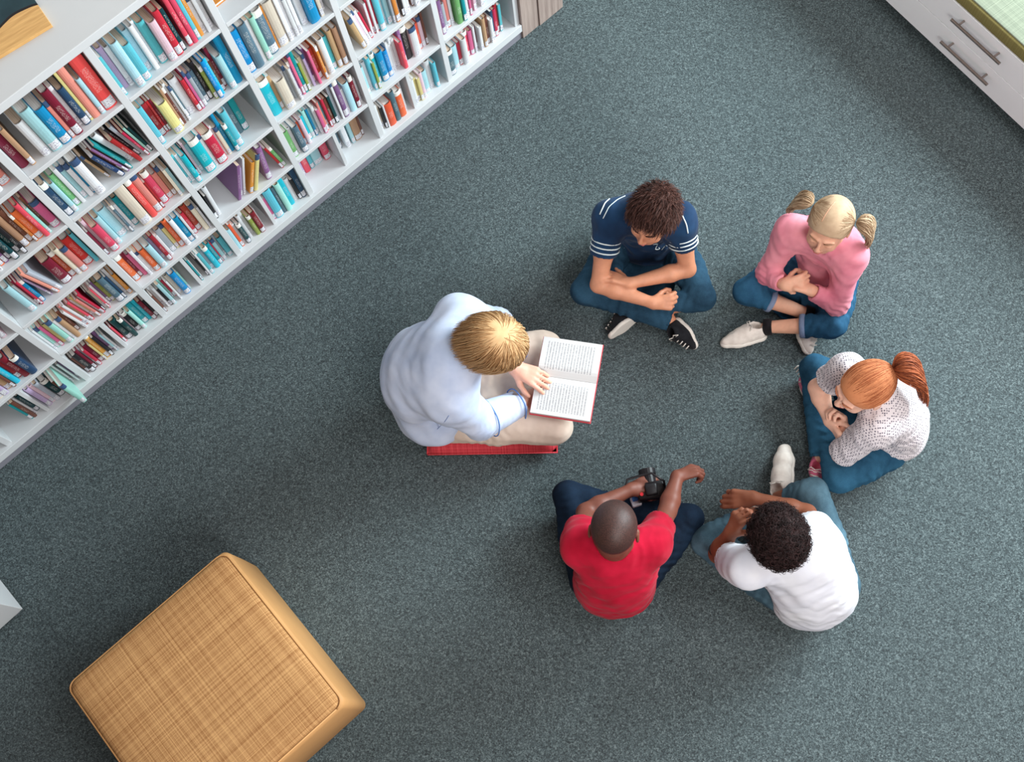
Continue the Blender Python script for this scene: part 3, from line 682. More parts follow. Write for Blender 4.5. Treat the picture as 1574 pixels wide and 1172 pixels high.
def eye(parent, org, c, R, s, skin, sgn, closed=.15):
    bm = bmesh.new(); r = .0125 * s; seg, rg = 16, 14
    pos = c + R @ (V(sgn * .031, .0745, -.005) * s)
    rows = []
    for i in range(rg + 1):
        a = -math.pi / 2 + math.pi * i / rg
        rows.append([bm.verts.new(tuple(pos - org + R @ V(r * math.cos(a) * math.cos(b), r * math.cos(a) * math.sin(b), r * math.sin(a)))) for b in [2 * math.pi * k / seg for k in range(seg)]])
    for i in range(rg):
        for k in range(seg):
            f = bm.faces.new((rows[i][k], rows[i][(k + 1) % seg], rows[i + 1][(k + 1) % seg], rows[i + 1][k]))
            zm = math.sin(-math.pi / 2 + math.pi * (i + .5) / rg); bb = 2 * math.pi * (k + .5) / seg
            f.material_index = 2 if zm > closed + .15 else (3 if zm > closed else (1 if abs(bb - math.pi / 2) < .5 and zm > -.5 else (0 if zm > -.62 else 2)))
            f.smooth = True
    bmesh.ops.remove_doubles(bm, verts=bm.verts, dist=1e-6); bmesh.ops.recalc_face_normals(bm, faces=bm.faces)
    me = bpy.data.meshes.new('eye'); bm.to_mesh(me); bm.free(); return link('eye', me, [M_EYEW, M_IRIS, skin, M_LASH], parent)
def face_parts(body, org, c, R, s, skin, hairm, lipm, closed=.15):
    P = lambda x, y, z: tuple(c + R @ (V(x, y, z) * s) - org)
    for sx in (-1, 1):
        eye(body, org, c, R, s, skin, sx, closed)
        bm = bmesh.new(); add_tube(bm, [P(sx * .014, .0925, .016), P(sx * .026, .0925, .021), P(sx * .038, .086, .021), P(sx * .049, .076, .016)], [.0022 * s, .0030 * s, .0028 * s, .0012 * s], 6); done(bm, 'eyebrow', hairm, body, smooth=True)
    bm = bmesh.new(); add_tube(bm, [P(-.020, .083, -.059), P(-.010, .0925, -.0555), P(0, .0945, -.0565), P(.010, .0925, -.0555), P(.020, .083, -.059)], [.001, .0034 * s, .0038 * s, .0034 * s, .001], 6)
    add_tube(bm, [P(-.018, .083, -.060), P(-.008, .092, -.0645), P(.008, .092, -.0645), P(.018, .083, -.060)], [.001, .0040 * s, .0040 * s, .001], 6)
    done(bm, 'lips', lipm, body, smooth=True)

def on_surface(o, px, py, lift=.0006):
    """point of mesh o that the photo shows at (px, py)"""
    from mathutils.bvhtree import BVHTree
    me = o.data; key = o.name
    if key not in BVH:
        org_ = np.array(o.parent.location) if o.parent else np.zeros(3)
        BVH[key] = (BVHTree.FromPolygons([tuple(v.co) for v in me.vertices], [tuple(p.vertices) for p in me.polygons]), org_)
    t, og = BVH[key]
    if o.parent and o.parent.parent: og = np.array(o.parent.parent.location)
    d = nrm(RC @ np.array([px - IW / 2, py - IH / 2, FPX])); h = t.ray_cast(Vector(np.array([0, 0, CAM_H]) - og), Vector(d))
    return None if h[0] is None else np.array(h[0]) + np.array(h[1]) * lift * (1 if h[1].dot(Vector(d)) < 0 else -1)
BVH = {}
def stitch(o, path, r, m, name, lift=.0006):
    P = []
    for (x0, y0), (x1, y1) in zip(path, path[1:]):
        n = max(2, int(math.hypot(x1 - x0, y1 - y0) / 3))
        for i in range(n):
            q = on_surface(o, x0 + (x1 - x0) * i / n, y0 + (y1 - y0) * i / n, lift)
            if q is not None: P.append(q)
    if len(P) < 2: return
    P = [P[0]] + [(a + b * 2 + c) / 4 for a, b, c in zip(P, P[1:], P[2:])] + [P[-1]]
    bm = bmesh.new(); add_tube(bm, [tuple(q) for q in P], r, 6); return done(bm, name, m, o, smooth=True)
def Wp(p): return np.array(p, float) if max(abs(p[0]), abs(p[1])) < 10 else at(*p)

def shoe(parent, org, heel, toe, up, s, upm, solem, label=None, laces=True, h=.004):
    """low canvas shoe from the back of the heel to the toe"""
    d = toe - heel; L = np.linalg.norm(d); f = d / L; R = frame(f, up); w = .036 * s
    P = lambda x, y, z: heel + R @ V(x, y, z)
    lo = np.minimum(heel, toe) - .09; hi = np.maximum(heel, toe) + .09
    F = Field(lo, hi, h)
    F.path([P(0, .036 * s, .022 * s), P(0, L * .45, .020 * s), P(0, L - .075 * s, .010 * s), P(0, L - .026 * s, .004 * s)], [.033 * s, .035 * s, .036 * s, .025 * s], .015)
    F.cone(P(0, .07 * s, .034 * s), P(0, L * .5, .028 * s), .032 * s, .026 * s, .02)
    F.cone(P(0, .045 * s, .045 * s), P(0, .045 * s, .068 * s), .031 * s, .029 * s, .012)
    F.half(P(0, .045 * s, .062 * s), R @ V(0, -.25, 1)); F.half(P(0, 0, -.004), R @ V(0, 0, -1))
    F.cone(P(0, .045 * s, .045 * s), P(0, .042 * s, .12 * s), .023 * s, .025 * s, .004, 's')
    F.bumpy(.0012, 60, 3)
    o = sdf_obj(F, 'shoe', upm, parent, org, 2)
    if label: o['label'] = label
    F2 = Field(lo, hi, h)
    F2.path([P(0, .036 * s, 0), P(0, L * .45, 0), P(0, L - .075 * s, 0), P(0, L - .026 * s, 0)], [.036 * s, .038 * s, .040 * s, .028 * s], .015)
    F2.half(P(0, 0, .008 * s), R @ V(0, 0, 1)); F2.half(P(0, 0, -.010 * s), R @ V(0, 0, -1))
    sdf_obj(F2, 'sole', solem, o, org, 1)
    if laces:
        bm = bmesh.new()
        for i in range(5):
            y = .075 * s + i * .016 * s; z = (.066 - i * .0055) * s; x = .017 * s
            add_tube(bm, [tuple(P(-x, y, z - .006 * s) - org), tuple(P(0, y + .003, z + .001) - org), tuple(P(x, y, z - .006 * s) - org)], .0022 * s + .0004, 6)
        for sx in (-1, 1): add_tube(bm, [tuple(P(0, .07 * s, .068 * s) - org), tuple(P(sx * .016, .064 * s, .074 * s) - org), tuple(P(sx * .026, .075 * s, .062 * s) - org), tuple(P(sx * .006, .074 * s, .067 * s) - org)], .0018, 6)
        done(bm, 'laces', solem, o, smooth=True)
    return o

def person(label, J, s, hs, skin, shirt, pants, facing, fields, group=None):
    """J: joints, s: body scale (1 adult), hs: head scale"""
    J = {k: Wp(v) for k, v in J.items()}
    org = V(J['pel'][0], J['pel'][1], 0); up = nrm(J['neck'] - J['pel']); Rt = frame(facing, up)
    Rt = np.stack([Rt[:, 0], np.cross(up, Rt[:, 0]), up], 1)
    R = frame(fields['head_fwd'], fields['head_up']); hc = J['head']
    pts = np.array(list(J.values())); lo = pts.min(0) - .17; hi = pts.max(0) + .17; lo[2] = max(lo[2], -.01)
    F = Field(lo, hi, .0040)
    mid = J['pel'] * .45 + J['neck'] * .55
    bend = fields.get('bend', V(0, 0, 0)); mid = mid + bend
    def torso(F, g, k=.03):
        ch = J['neck'] * .72 + mid * .28
        fu = fields.get('full', 1.0) if g > 0 else 1.0
        F.ell(J['pel'] + V(0, 0, .03 * s), V(.150, .112, .11) * s * (1.06 if g > 0 else 1) + g, Rt, k)
        F.ell(mid - up * .06 * s, V(.142, .108, .14) * s * fu + g, Rt, k)
        F.ell(ch - up * .06 * s, V(.142, .100, .14) * s * fu + g, Rt, k)
        if g > 0: F.ell(J['pel'] + nrm(facing) * .06 * s + V(0, 0, .02 * s), V(.120, .09, .085) * s + g, Rt, k)
        for sd in 'LR':
            F.cone(J['neck'] - up * .02 * s, J['s' + sd], .055 * s + g, .050 * s + g, .04)
            F.cone(ch - up * .04 * s, J['s' + sd] - up * .03 * s, .075 * s + g, .055 * s + g, .03)
    torso(F, -.012)
    for sd in 'LR':
        F.path([J['s' + sd], J['s' + sd] * .45 + J['e' + sd] * .55, J['e' + sd]], [.047 * s, .043 * s, .036 * s], .012)
        a, b = J['e' + sd], J['w' + sd]
        F.path([a, a * .7 + b * .3, b], [.037 * s, .039 * s, .0245 * s], .012)
        h, kn, an = J['h' + sd], J['k' + sd], J['a' + sd]
        F.path([h, kn], [.058 * s, .042 * s], .02); F.path([kn, kn * .65 + an * .35, an], [.040 * s, .042 * s, .029 * s], .015)
        hf = fields['hand' + sd]; hand_sdf(F, b, hf['fwd'], hf['n'], s * hf.get('s', 1.0), hf['curl'], hf.get('thumb', .5), sd == 'L', hf.get('spread', .12))
        F.cone(b, b + nrm(hf['fwd']) * .02 * s, .0235 * s, .018 * s, .015)
    head_sdf(F, hc, R, hs, .012 * hs, neck=J['neck'])
    F.half(V(0, 0, .003), V(0, 0, -1))
    body = sdf_obj(F, 'person', skin, None, org, 1, .4); body.location = tuple(org)
    tag(body, label, 'person', group)
    # --- shirt
    S = Field(lo, hi, .0044); torso(S, .004, .055)
    fs = fields.get('sleeve', {'L': 2.0, 'R': 2.0}); sr = fields.get('sleeve_r', 1.0)
    hem = fields.get('hem')
    ends = []
    for sd in 'LR':
        a, b, c = J['s' + sd], J['e' + sd], J['w' + sd]; t = fs[sd]; r0, r1, r2 = .060 * s * sr, .054 * s * sr, .040 * s * sr
        if t <= 1:
            e = a + (b - a) * t; rr = r0 + (r1 - r0) * t; S.cone(a, e, r0, rr, .055 * s); ends.append((e, nrm(b - a), rr))
        else:
            S.cone(a, b, r0, r1, .065 * s); e = b + (c - b) * (t - 1); rr = r1 + (r2 - r1) * (t - 1); S.cone(b, e, r1, rr, .015); ends.append((e, nrm(c - b), rr))
    for pt_, rd_ in fields.get('extra', ()): S.ell(Wp(pt_), V(*rd_), None, .05)
    S.bumpy(fields.get('wr', .0028), fields.get('wf', 26), 5)
    fo = fields.get('fold', 1.0)
    for sd in 'LR':
        a, b, c = J['s' + sd], J['e' + sd], J['w' + sd]; q = a * .75 + J['pel'] * .25
        S.folds(q, nrm(b - a + up * .3), .026, .0040, .07, 1 + (sd == 'L')); S.folds(a * .6 + J['neck'] * .4, nrm(a - J['neck']), .030, .0022, .06, 3)
        if fs[sd] > 1: S.folds(b, nrm(c - a), .022, .0052, .055, 4); S.folds(b * .4 + c * .6, nrm(c - b), .018, .0030, .04, 5)
        else: S.folds(a * .4 + b * .6, nrm(b - a + np.cross(b - a, up)), .024, .0024, .05, 4)
    S.folds(J['pel'] + up * .08 * s, up + Rt[:, 0] * .25, .034, .0030 * fo, .13, 6); S.folds(mid, up - Rt[:, 0] * .5, .048, .0030 * fo, .13, 7)
    for e, d, rr in ends:      # open the cuffs with a clean round cut
        S.cone(e + d * (rr * .55 + .030), e + d * (rr * .55 + .031), .0, .0, .001)
        w = S.win(e - .09, e + .09)
        if w:
            sl, P = w; dist = (P - (e + d * (-.004)).astype(np.float32)) @ d.astype(np.float32); rad = np.linalg.norm((P - e) - dist[..., None] * d, axis=-1)
            S.f[sl] = np.where(rad < rr * 1.9, np.maximum(S.f[sl], dist), S.f[sl])
            S.f[sl] = np.where((rad < rr * 1.9) & (dist > -.012), np.maximum(S.f[sl], (rr - .0075) - rad), S.f[sl])
    nk = fields.get('neck_cut', .055)
    nd = nrm(hc + R @ V(0, -.02, -.05) * hs - J['neck'])
    S.cone(J['neck'] + nd * .012 * s, J['neck'] + nd * .2, nk * s, (nk + .03) * s, .004, 's')
    if 'vneck' in fields: S.cone(J['neck'] + fields['vneck'][0], J['neck'] + fields['vneck'][1], .018, .012, .004, 's')
    if hem is not None: S.half(*hem)
    S.half(V(0, 0, .012), V(0, 0, -1))
    sh = sdf_obj(S, fields.get('shirt_name', 'shirt'), shirt, body, org, 2, .5)
    if 'collar' in fields:
        cr, cw = fields['collar']; Cf = Field(J['neck'] - .12, J['neck'] + .16, .0036); nb = J['neck'] + nd * .004
        Cf.cone(nb, nb + nd * cw, cr + .010, cr, .004); Cf.half(nb + nd * cw, nd); Cf.half(nb - nd * .012, -nd); Cf.cone(nb - nd * .05, nb + nd * .09, cr - .003, cr - .006, .002, 's')
        Cf.cone(nb + nrm(facing) * cr, nb + nrm(facing) * (cr + .03) + nd * .03, .012, .03, .002, 's')
        sdf_obj(Cf, 'collar', shirt, sh, org, 1, .5)
    # --- trousers
    Q = Field(lo, hi, .0048)
    Q.ell(J['pel'] + V(0, 0, .005 * s), V(.146, .110, .095) * s, Rt, .02)
    fc = J['pel'] * .36 + (J['kL'] + J['kR']) * .32; fc[2] = .045 * s + fields.get('floor', 0); Q.ell(fc, V(.155, .125, .050) * s, Rt, .03)
    pe = fields.get('pant_end', {'L': .9, 'R': .9}); pr_ = fields.get('pant_r', 1.0); pends = []
    for sd in 'LR':
        h, kn, an = J['h' + sd], J['k' + sd], J['a' + sd]
        Q.path([h, h * .5 + kn * .5, kn], [.088 * s * pr_, .080 * s * pr_, .064 * s * pr_], .02)
        e = kn + (an - kn) * pe[sd]; rr = (.060 - .012 * pe[sd]) * s * pr_
        Q.cone(kn, e, .062 * s * pr_, rr, .012); pends.append((e, nrm(an - kn), rr))
    Q.bumpy(.0030, 24, 11)
    for sd in 'LR':
        h, kn, an = J['h' + sd], J['k' + sd], J['a' + sd]
        Q.folds(h * .6 + kn * .4, nrm(kn - h) + V(0, 0, .3), .030, .0062, .085, 8); Q.folds(kn * .6 + an * .4 , nrm(an - kn) + V(0, 0, .4), .030, .0054, .07, 9); Q.folds(an, nrm(an - kn), .022, .0040, .05, 10)
    # folds across the knee and thigh
    for sd in 'LR':
        h, kn = J['h' + sd], J['k' + sd]; d = nrm(kn - h); w = Q.win(kn - .14, kn + .14)
        if w:
            sl, P = w; q = (P - kn) @ d.astype(np.float32); g = np.linalg.norm(P - (kn - d * .05), axis=-1)
            Q.f[sl] += (.0022 * np.sin(q * 260 + 3 * np.sin(P[..., 2] * 40)) * np.exp(-(g / .06) ** 2)).astype(np.float32)
    for e, d, rr in pends:
        w = Q.win(e - .10, e + .10)
        if w:
            sl, P = w; dist = (P - e.astype(np.float32)) @ d.astype(np.float32); rad = np.linalg.norm((P - e) - dist[..., None] * d, axis=-1)
            m = rad < rr * 1.35
            Q.f[sl] = np.where(m, np.maximum(Q.f[sl], dist), Q.f[sl])
            Q.f[sl] = np.where(m & (dist > -.012), np.maximum(Q.f[sl], (rr - .008) - rad), Q.f[sl])
    Q.half(V(0, 0, .0035), V(0, 0, -1))
    pn = sdf_obj(Q, fields.get('pant_name', 'jeans'), pants, body, org, 2, .5)
    return body, org, J, R, hc, Rt, up, sh, pn, pends, ends

# hair on an ellipsoid scalp -----------------------------------------------------------
SCALP = V(.0775, .0955, .0865); SC0 = V(0, -.013, .022)
def scalp_cap(c, R, s, grow, plane, h=.004, noise=(.002, 60), k2=None):
    F = Field(c - .17 * s - .02, c + .17 * s + .02, h)
    F.ell(c + R @ (SC0 * s), (SCALP + grow) * s, R, .01)
    for p, n in plane: F.half(c + R @ (V(*p) * s), R @ V(*n))
    if k2: k2(F)
    F.bumpy(noise[0], noise[1], 4)
    v, q = F.mesh(); return relax(v, q, 1), q
def grow_strands(c, R, s, n, m, flow, start, L, lift=(.0, .02), seed=1, jit=.25, rad=SCALP, gravity=None, free=1e9):
    rg = np.random.RandomState(seed); P = []
    cnt = 0
    while len(P) < n and cnt < n * 30:
        cnt += 1; d = rg.normal(size=3); d /= np.linalg.norm(d); p = SC0 + d * rad
        if not start(p): continue
        l = L(p, rg) if callable(L) else L * (.75 + .5 * rg.rand()); pts = []; g = lift[0] + (lift[1] - lift[0]) * rg.rand(); jd = rg.normal(size=3) * jit
        for i in range(m):
            t = i / (m - 1); u = (p - SC0) / (rad + g * (.25 + .75 * t)); ln = np.linalg.norm(u)
            if t < free: p = SC0 + u / ln * (rad + g * (.25 + .75 * t))
            pts.append(p.copy()); nml = (p - SC0) / (rad ** 2); nml /= np.linalg.norm(nml)
            f = flow(p, t) + jd; f = f - (f @ nml) * nml if t < free else f; f /= np.linalg.norm(f) + 1e-9; p = p + f * l / (m - 1)
        P.append([c + R @ (q * s) for q in pts])
    return np.array(P)
def tail(root, dirs, n, m, L, w, seed, wave=.004):
    """a bunch of hair from root along a bent axis given by dirs"""
    rg = np.random.RandomState(seed); P = []; D = [np.array(d, float) for d in dirs]
    for i in range(n):
        a = rg.rand() * 6.283; r = w * math.sqrt(rg.rand()); u = nrm(np.cross(D[0], [.3, .1, .9])); v = np.cross(nrm(D[0]), u); off = u * math.cos(a) * r + v * math.sin(a) * r
        p = root + off * .25; pts = []; l = L * (.75 + .3 * rg.rand()); ph = rg.rand() * 6.28
        for j in range(m):
            t = j / (m - 1); x = t * (len(D) - 1); k = min(int(x), len(D) - 2); d = nrm(D[k] * (1 - (x - k)) + D[k + 1] * (x - k))
            sp = math.sin(math.pi * t ** .62) * .85 + .22 * t; pts.append(p + off * sp * 1.0 + u * wave * math.sin(t * 7 + ph) * t + v * wave * math.cos(t * 6 + ph) * t); p = p + d * l / (m - 1)
        P.append(pts)
    return np.array(P)
# ================================================================== the people
CIRC = 'children sitting cross-legged in a circle on the carpet'
K1_, K2_ = (.35,) * 4, (.9,) * 4
# ---- the woman reading, on her red cushion
cA, cB, cC = at(660, 703, 0), at(857, 700, 0), at(838, 508, .08)
ux_ = nrm(cB - cA); yy = np.array([-ux_[1], ux_[0], 0]); Lx = np.linalg.norm(cB - cA); Ly = .43
cq = thing('floor_cushion', 'red woven floor cushion under the woman in the pale blue blouse', 'cushion', tuple(cA), math.atan2(ux_[1], ux_[0]))
M_RED = fabric('red_woven', (176, 36, 50), (232, 92, 100), 210, .4); bm = bmesh.new()
N_ = 22
def pil(x, y, top):
    u, v = (x - .5) * 2, (y - .5) * 2; e = (1 - abs(u) ** 6) * (1 - abs(v) ** 6); zc = .038; t = .036 * max(e, 0) ** .25
    return (x * Lx - (x - .5) * .02 * (1 - v * v) * 0, y * Ly, zc + t if top else zc - t + .0)
for top in (0, 1):
    g = [[bm.verts.new(pil(i / N_, j / N_, top)) for j in range(N_ + 1)] for i in range(N_ + 1)]
    for i in range(N_):
        for j in range(N_): bm.faces.new((g[i][j], g[i + 1][j], g[i + 1][j + 1], g[i][j + 1]) if top else (g[i][j], g[i][j + 1], g[i + 1][j + 1], g[i + 1][j]))
bmesh.ops.remove_doubles(bm, verts=bm.verts, dist=.0005)
done(bm, 'cover', M_RED, cq, smooth=True)
bm = bmesh.new(); p = [(0, 0, .038), (Lx, 0, .038), (Lx, Ly, .038), (0, Ly, .038), (0, 0, .038)]; add_tube(bm, p, .004, 6); done(bm, 'piping', M_RED, cq, smooth=True)

SK_F = m_skin('skin_light', (226, 172, 150)); SK_A = m_skin('skin_tan', (212, 148, 116)); SK_B = m_skin('skin_fair', (228, 174, 146)); SK_C = m_skin('skin_pale', (238, 188, 164))
SK_D = m_skin('skin_dark_brown', (120, 70, 56)); SK_E = m_skin('skin_brown', (148, 90, 66)); LIP1 = plain('lips_pink', (190, 112, 104), .4, .05)

M_BLOUSE = m_cloth('pale_blue_cotton', (176, 192, 220), (200, 212, 234), 12)
M_BEIGE = m_cloth('beige_twill', (196, 178, 164), (220, 204, 190), 10)
fF = dict(floor=.09, fold=.5, extra=(((668, 652, .19), (.10, .075, .075)),), head_fwd=(.62, -.10, -.78), head_up=(.78, -.1, .62), bend=V(-.06, 0, .04), full=1.12, collar=(.052, .040), shirt_name='blouse', sleeve={'L': 1.92, 'R': 1.9}, sleeve_r=1.12, wr=.0030, wf=20, neck_cut=.044,
          handL=dict(fwd=(.88, -.42, -.12), n=(-.1, 0, -1), curl=(.35, .3, .3, .4), thumb=.3, s=.9), handR=dict(fwd=(.85, .35, -.25), n=(0, .1, 1), curl=(.2, .2, .2, .2), thumb=.1),
          pant_end={'L': .85, 'R': .85}, pant_name='trousers', pant_r=1.0)
JF = dict(pel=(-.565, 1.12, .185), neck=(-.40, 1.115, .56), head=(757, 530, .625), sL=(708, 488, .50), sR=(690, 612, .465), eL=(762, 502, .30), eR=(738, 648, .29),
          wL=(792, 566, .315), wR=(808, 616, .225), hL=(-.50, 1.21, .17), hR=(-.50, 1.03, .17), kL=(836, 536, .17), kR=(852, 655, .165), aL=(745, 640, .115), aR=(745, 560, .11))
P_ = person('woman with short blond hair in a pale blue blouse, reading aloud from an open book', JF, .98, .98, SK_F, M_BLOUSE, M_BEIGE, V(1, -.05, 0), fF)
body, org, J, R, hc, Rt, up, sh, pn, pends, ends = P_
M_BLOND = m_hair('blond_hair', (164, 120, 76), (222, 188, 142), .4, .4)
face_parts(body, org, hc, R, .98, SK_F, m_hair('brow_blond', (150, 110, 76), (176, 136, 98)), LIP1, .0)
crown = V(.0, -.055, .088)
cap = scalp_cap(hc, R, .98, .008, [((0, .06, .035), (0, .62, -.78)), ((0, -.05, -.095), (0, -.2, -1))], noise=(.001, 40))
st = grow_strands(hc, R, .98, 5200, 13, lambda p, t: ((p - crown) + V(0, 0, -.5) * t * .12) if t < .62 else V(p[0] * .2, .02, -1.0), lambda p: (p[1] * .62 - (p[2] - .03) * .78) < .035 and p[2] > -.08, lambda p, r: .10 + .055 * r.rand(), (.008, .024), 3, .008, free=.62)
strands('hair', st, .0011, M_BLOND, body, org, cap)
# two folded cuffs with blue edging on the right sleeve, one on the left
M_TRIM = plain('blue_piping', (92, 128, 186), .7, .1)
for sd, fr in (('R', .18), ('R', .80), ('L', .80)):
    a, b = J['e' + sd], J['w' + sd]; d = nrm(b - a); c = a + (b - a) * fr; r = (.0635 - .014 * fr) * 1.08; u = nrm(np.cross(d, [0, 0, 1])); v = np.cross(d, u)
    bm = bmesh.new(); pp = [tuple(c + (u * math.cos(q) + v * math.sin(q)) * r * (1 + .02 * math.sin(5 * q)) - org) for q in [k * 2 * math.pi / 28 for k in range(29)]]; add_tube(bm, pp, .0022, 6, False); done(bm, 'cuff_trim', M_TRIM, body, smooth=True)
M_SEAM = plain('seam_blue', (120, 142, 186), .8, .05)
stitch(sh, [(672, 660), (684, 648), (692, 636)], .0012, M_SEAM, 'seam')

# ---- open book on her lap
bz = .268
q0, q1, q2, q3 = at(838, 518, bz), at(930, 531, bz), at(906, 652, bz), at(811, 637, bz)
cenb = (q0 + q1 + q2 + q3) / 4; sx_ = nrm((q1 + q2) - (q0 + q3)); ang = math.atan2(sx_[1], sx_[0]); hb = (np.linalg.norm(q1 - q0) + np.linalg.norm(q2 - q3)) / 2; wb = (np.linalg.norm(q0 - q3) + np.linalg.norm(q1 - q2)) / 2
ob = thing('open_book', 'large open book with red cover held on the lap of the reading woman', 'book', (cenb[0], cenb[1], bz), ang)
M_RCOV = plain('red_book_cover', (186, 60, 70), .5, .05)
def m_print():
    t = NT('printed_page', .7, .15); v = t.coord('Object'); s = t.n('ShaderNodeSeparateXYZ'); t.l(v, s.inputs[0]); X, Y, Z = s.outputs
    # rows of print run across the page; x is along the spine, y across the pages
    line = t.math('GREATER_THAN', t.math('FRACT', t.math('MULTIPLY', X, 105)), .55)
    nn = t.n('ShaderNodeTexNoise'); t.l(t.coord('Object', (105, 420, 1)), nn.inputs['Vector']); nn.inputs['Scale'].default_value = 1; nn.inputs['Detail'].default_value = 0
    word = t.math('GREATER_THAN', nn.outputs['Fac'], .40)
    ay = t.math('ABSOLUTE', Y); blk = t.math('MULTIPLY', t.math('GREATER_THAN', ay, .022), t.math('LESS_THAN', ay, wb / 2 - .018)); ax = t.math('LESS_THAN', t.math('ABSOLUTE', X), hb / 2 - .022)
    m = t.math('MULTIPLY', t.math('MULTIPLY', line, word), t.math('MULTIPLY', blk, ax))
    t.base(t.mix(t.math('MULTIPLY', m, .48), lin((204, 204, 204)), lin((88, 92, 104)))); return t.m
M_PRINT = m_print()
for sg, nm in ((1, 'page_block'), (-1, 'page_block')):
    bm = bmesh.new(); n = 14; prof = []
    for i in range(n + 1):
        t_ = i / n; y = .0005 + t_ * (wb / 2 - .005); z = .004 + .018 * (math.sin(min(1, t_ * 3.2) * math.pi / 2) * (1 - .45 * t_)); prof.append((y, z))
    tp = [[bm.verts.new((x, sg * y, z)) for y, z in prof] for x in (-hb / 2 + .003, hb / 2 - .003)]; bt = [[bm.verts.new((x, sg * y, .0022)) for y, z in prof] for x in (-hb / 2 + .003, hb / 2 - .003)]
    for i in range(n):
        bm.faces.new((tp[0][i], tp[1][i], tp[1][i + 1], tp[0][i + 1])); bm.faces.new((bt[0][i], bt[0][i + 1], bt[1][i + 1], bt[1][i]))
        for e in (0, 1): bm.faces.new((tp[e][i], tp[e][i + 1], bt[e][i + 1], bt[e][i]))
    for i in (0, n): bm.faces.new((tp[0][i], bt[0][i], bt[1][i], tp[1][i]))
    done(bm, nm, M_PRINT, ob)
bm = bmesh.new(); add_box(bm, -hb / 2, -wb / 2, -.001, hb / 2, -.004, .002); add_box(bm, -hb / 2, .004, -.001, hb / 2, wb / 2, .002); add_box(bm, -hb / 2, -.0045, -.001, hb / 2, .0045, .0012); done(bm, 'cover', M_RCOV, ob, .0006)

def sneakers(body, org, J, s, spec, upm, solem, **k):
    for sd, (toe, upv, hb_) in spec.items():
        an = J['a' + sd]; toe = Wp(toe); d = nrm(toe - an); heel = an - d * hb_ * s - nrm(upv) * .045 * s
        heel[2] = max(heel[2], .014); toe = toe - nrm(upv) * .02 * s; toe[2] = max(toe[2], .014)
        shoe(body, org, heel, toe, V(*upv), s, upm, solem, **k)

# ---- A: the boy in the navy polo
M_NAVY = m_cloth('navy_jersey', (18, 34, 58), (30, 62, 96), 8); M_DEN1 = m_denim('denim_dark_blue', (16, 38, 56), (50, 86, 110))
fA = dict(collar=(.048, .022), head_fwd=(-.45, -.88, .0), head_up=(0, -.02, 1), sleeve={'L': .56, 'R': .56}, sleeve_r=1.12, wr=.003, neck_cut=.05, bend=V(0, .02, 0), pant_end={'L': 1.0, 'R': 1.0},
          handR=dict(fwd=(.96, .02, .05), n=(.1, .55, -.75), curl=(1.35, 1.4, 1.45, 1.5), thumb=1.0), handL=dict(fwd=(-.85, .35, .1), n=(-.2, -.5, -.8), curl=(.25, .3, .35, .4), thumb=-.3, spread=.2))
JA = dict(pel=(.215, 1.725, .105), neck=(.185, 1.645, .435), head=(1003, 333, .525), sR=(938, 333, .395), sL=(1044, 336, .395), eR=(920, 438, .215), eL=(1057, 414, .225),
          wR=(1004, 466, .205), wL=(968, 436, .235), hR=(.13, 1.70, .10), hL=(.30, 1.70, .10), kR=(898, 448, .115), kL=(1080, 458, .115), aR=(1030, 493, .065), aL=(966, 480, .055))
P_ = person('boy with short brown hair, navy polo shirt with white sleeve stripes and blue jeans', JA, .76, .86, SK_A, M_NAVY, M_DEN1, V(-.12, -1, 0), fA, CIRC)
body, org, J, R, hc, Rt, up, sh, pn, pends, ends = P_
M_BROWN = m_hair('dark_brown_hair', (38, 24, 22), (106, 72, 64), .4, .4)
face_parts(body, org, hc, R, .86, SK_A, M_BROWN, LIP1, .05)
def shortcut(F): pass
cap = scalp_cap(hc, R, .86, .009, [((0, .075, .058), (0, .70, -.71)), ((0, -.06, -.06), (0, .1, -1))], noise=(.0022, 55))
st = grow_strands(hc, R, .86, 3600, 6, lambda p, t: (p - V(.02, -.07, .08)) * V(1, 1.4, 1) + V(.02, .03, 0), lambda p: (p[1] * .7 - (p[2] - .0) * .71) < .010 and p[2] > -.045, lambda p, r: .018 + .02 * r.rand(), (.010, .034), 5, .035)
strands('hair', st, .0011, M_BROWN, body, org, cap)
# striped sleeve bands, chest stripe and collar
M_STR = plain('white_stripe', (214, 226, 228), .8, .03)
def bands(body, org, a, b, frs, r, m, name='sleeve_stripe', w=.0026):
    for fr in frs:
        d = nrm(b - a); c = a + (b - a) * fr; u = nrm(np.cross(d, [.1, .2, 1])); v = np.cross(d, u); bm = bmesh.new()
        add_tube(bm, [tuple(c + (u * math.cos(q) + v * math.sin(q)) * r - org) for q in [k * 2 * math.pi / 24 for k in range(25)]], w, 6, False); done(bm, name, m, body, smooth=True)
for sd in 'LR': bands(body, org, J['s' + sd], J['e' + sd], (.33, .40, .47), .0495, M_STR)
stitch(sh, [(922, 330), (930, 312), (944, 300), (962, 292)], .0024, M_STR, 'shoulder_stripe'); stitch(sh, [(927, 336), (936, 318), (949, 307), (964, 300)], .0016, M_STR, 'shoulder_stripe')
stitch(sh, [(1048, 330), (1055, 345), (1058, 362)], .0022, M_STR, 'shoulder_stripe')
stitch(sh, [(1004, 376), (1012, 374), (1006, 384), (1015, 383), (1010, 378)], .0016, M_STR, 'chest_emblem'); stitch(sh, [(1017, 384), (1024, 376), (1026, 381)], .0014, M_STR, 'chest_emblem'); stitch(sh, [(950, 392), (957, 384), (962, 377)], .0030, M_STR, 'collar_trim')
M_BLKS = m_cloth('black_canvas', (20, 20, 24), (36, 38, 42), 30)
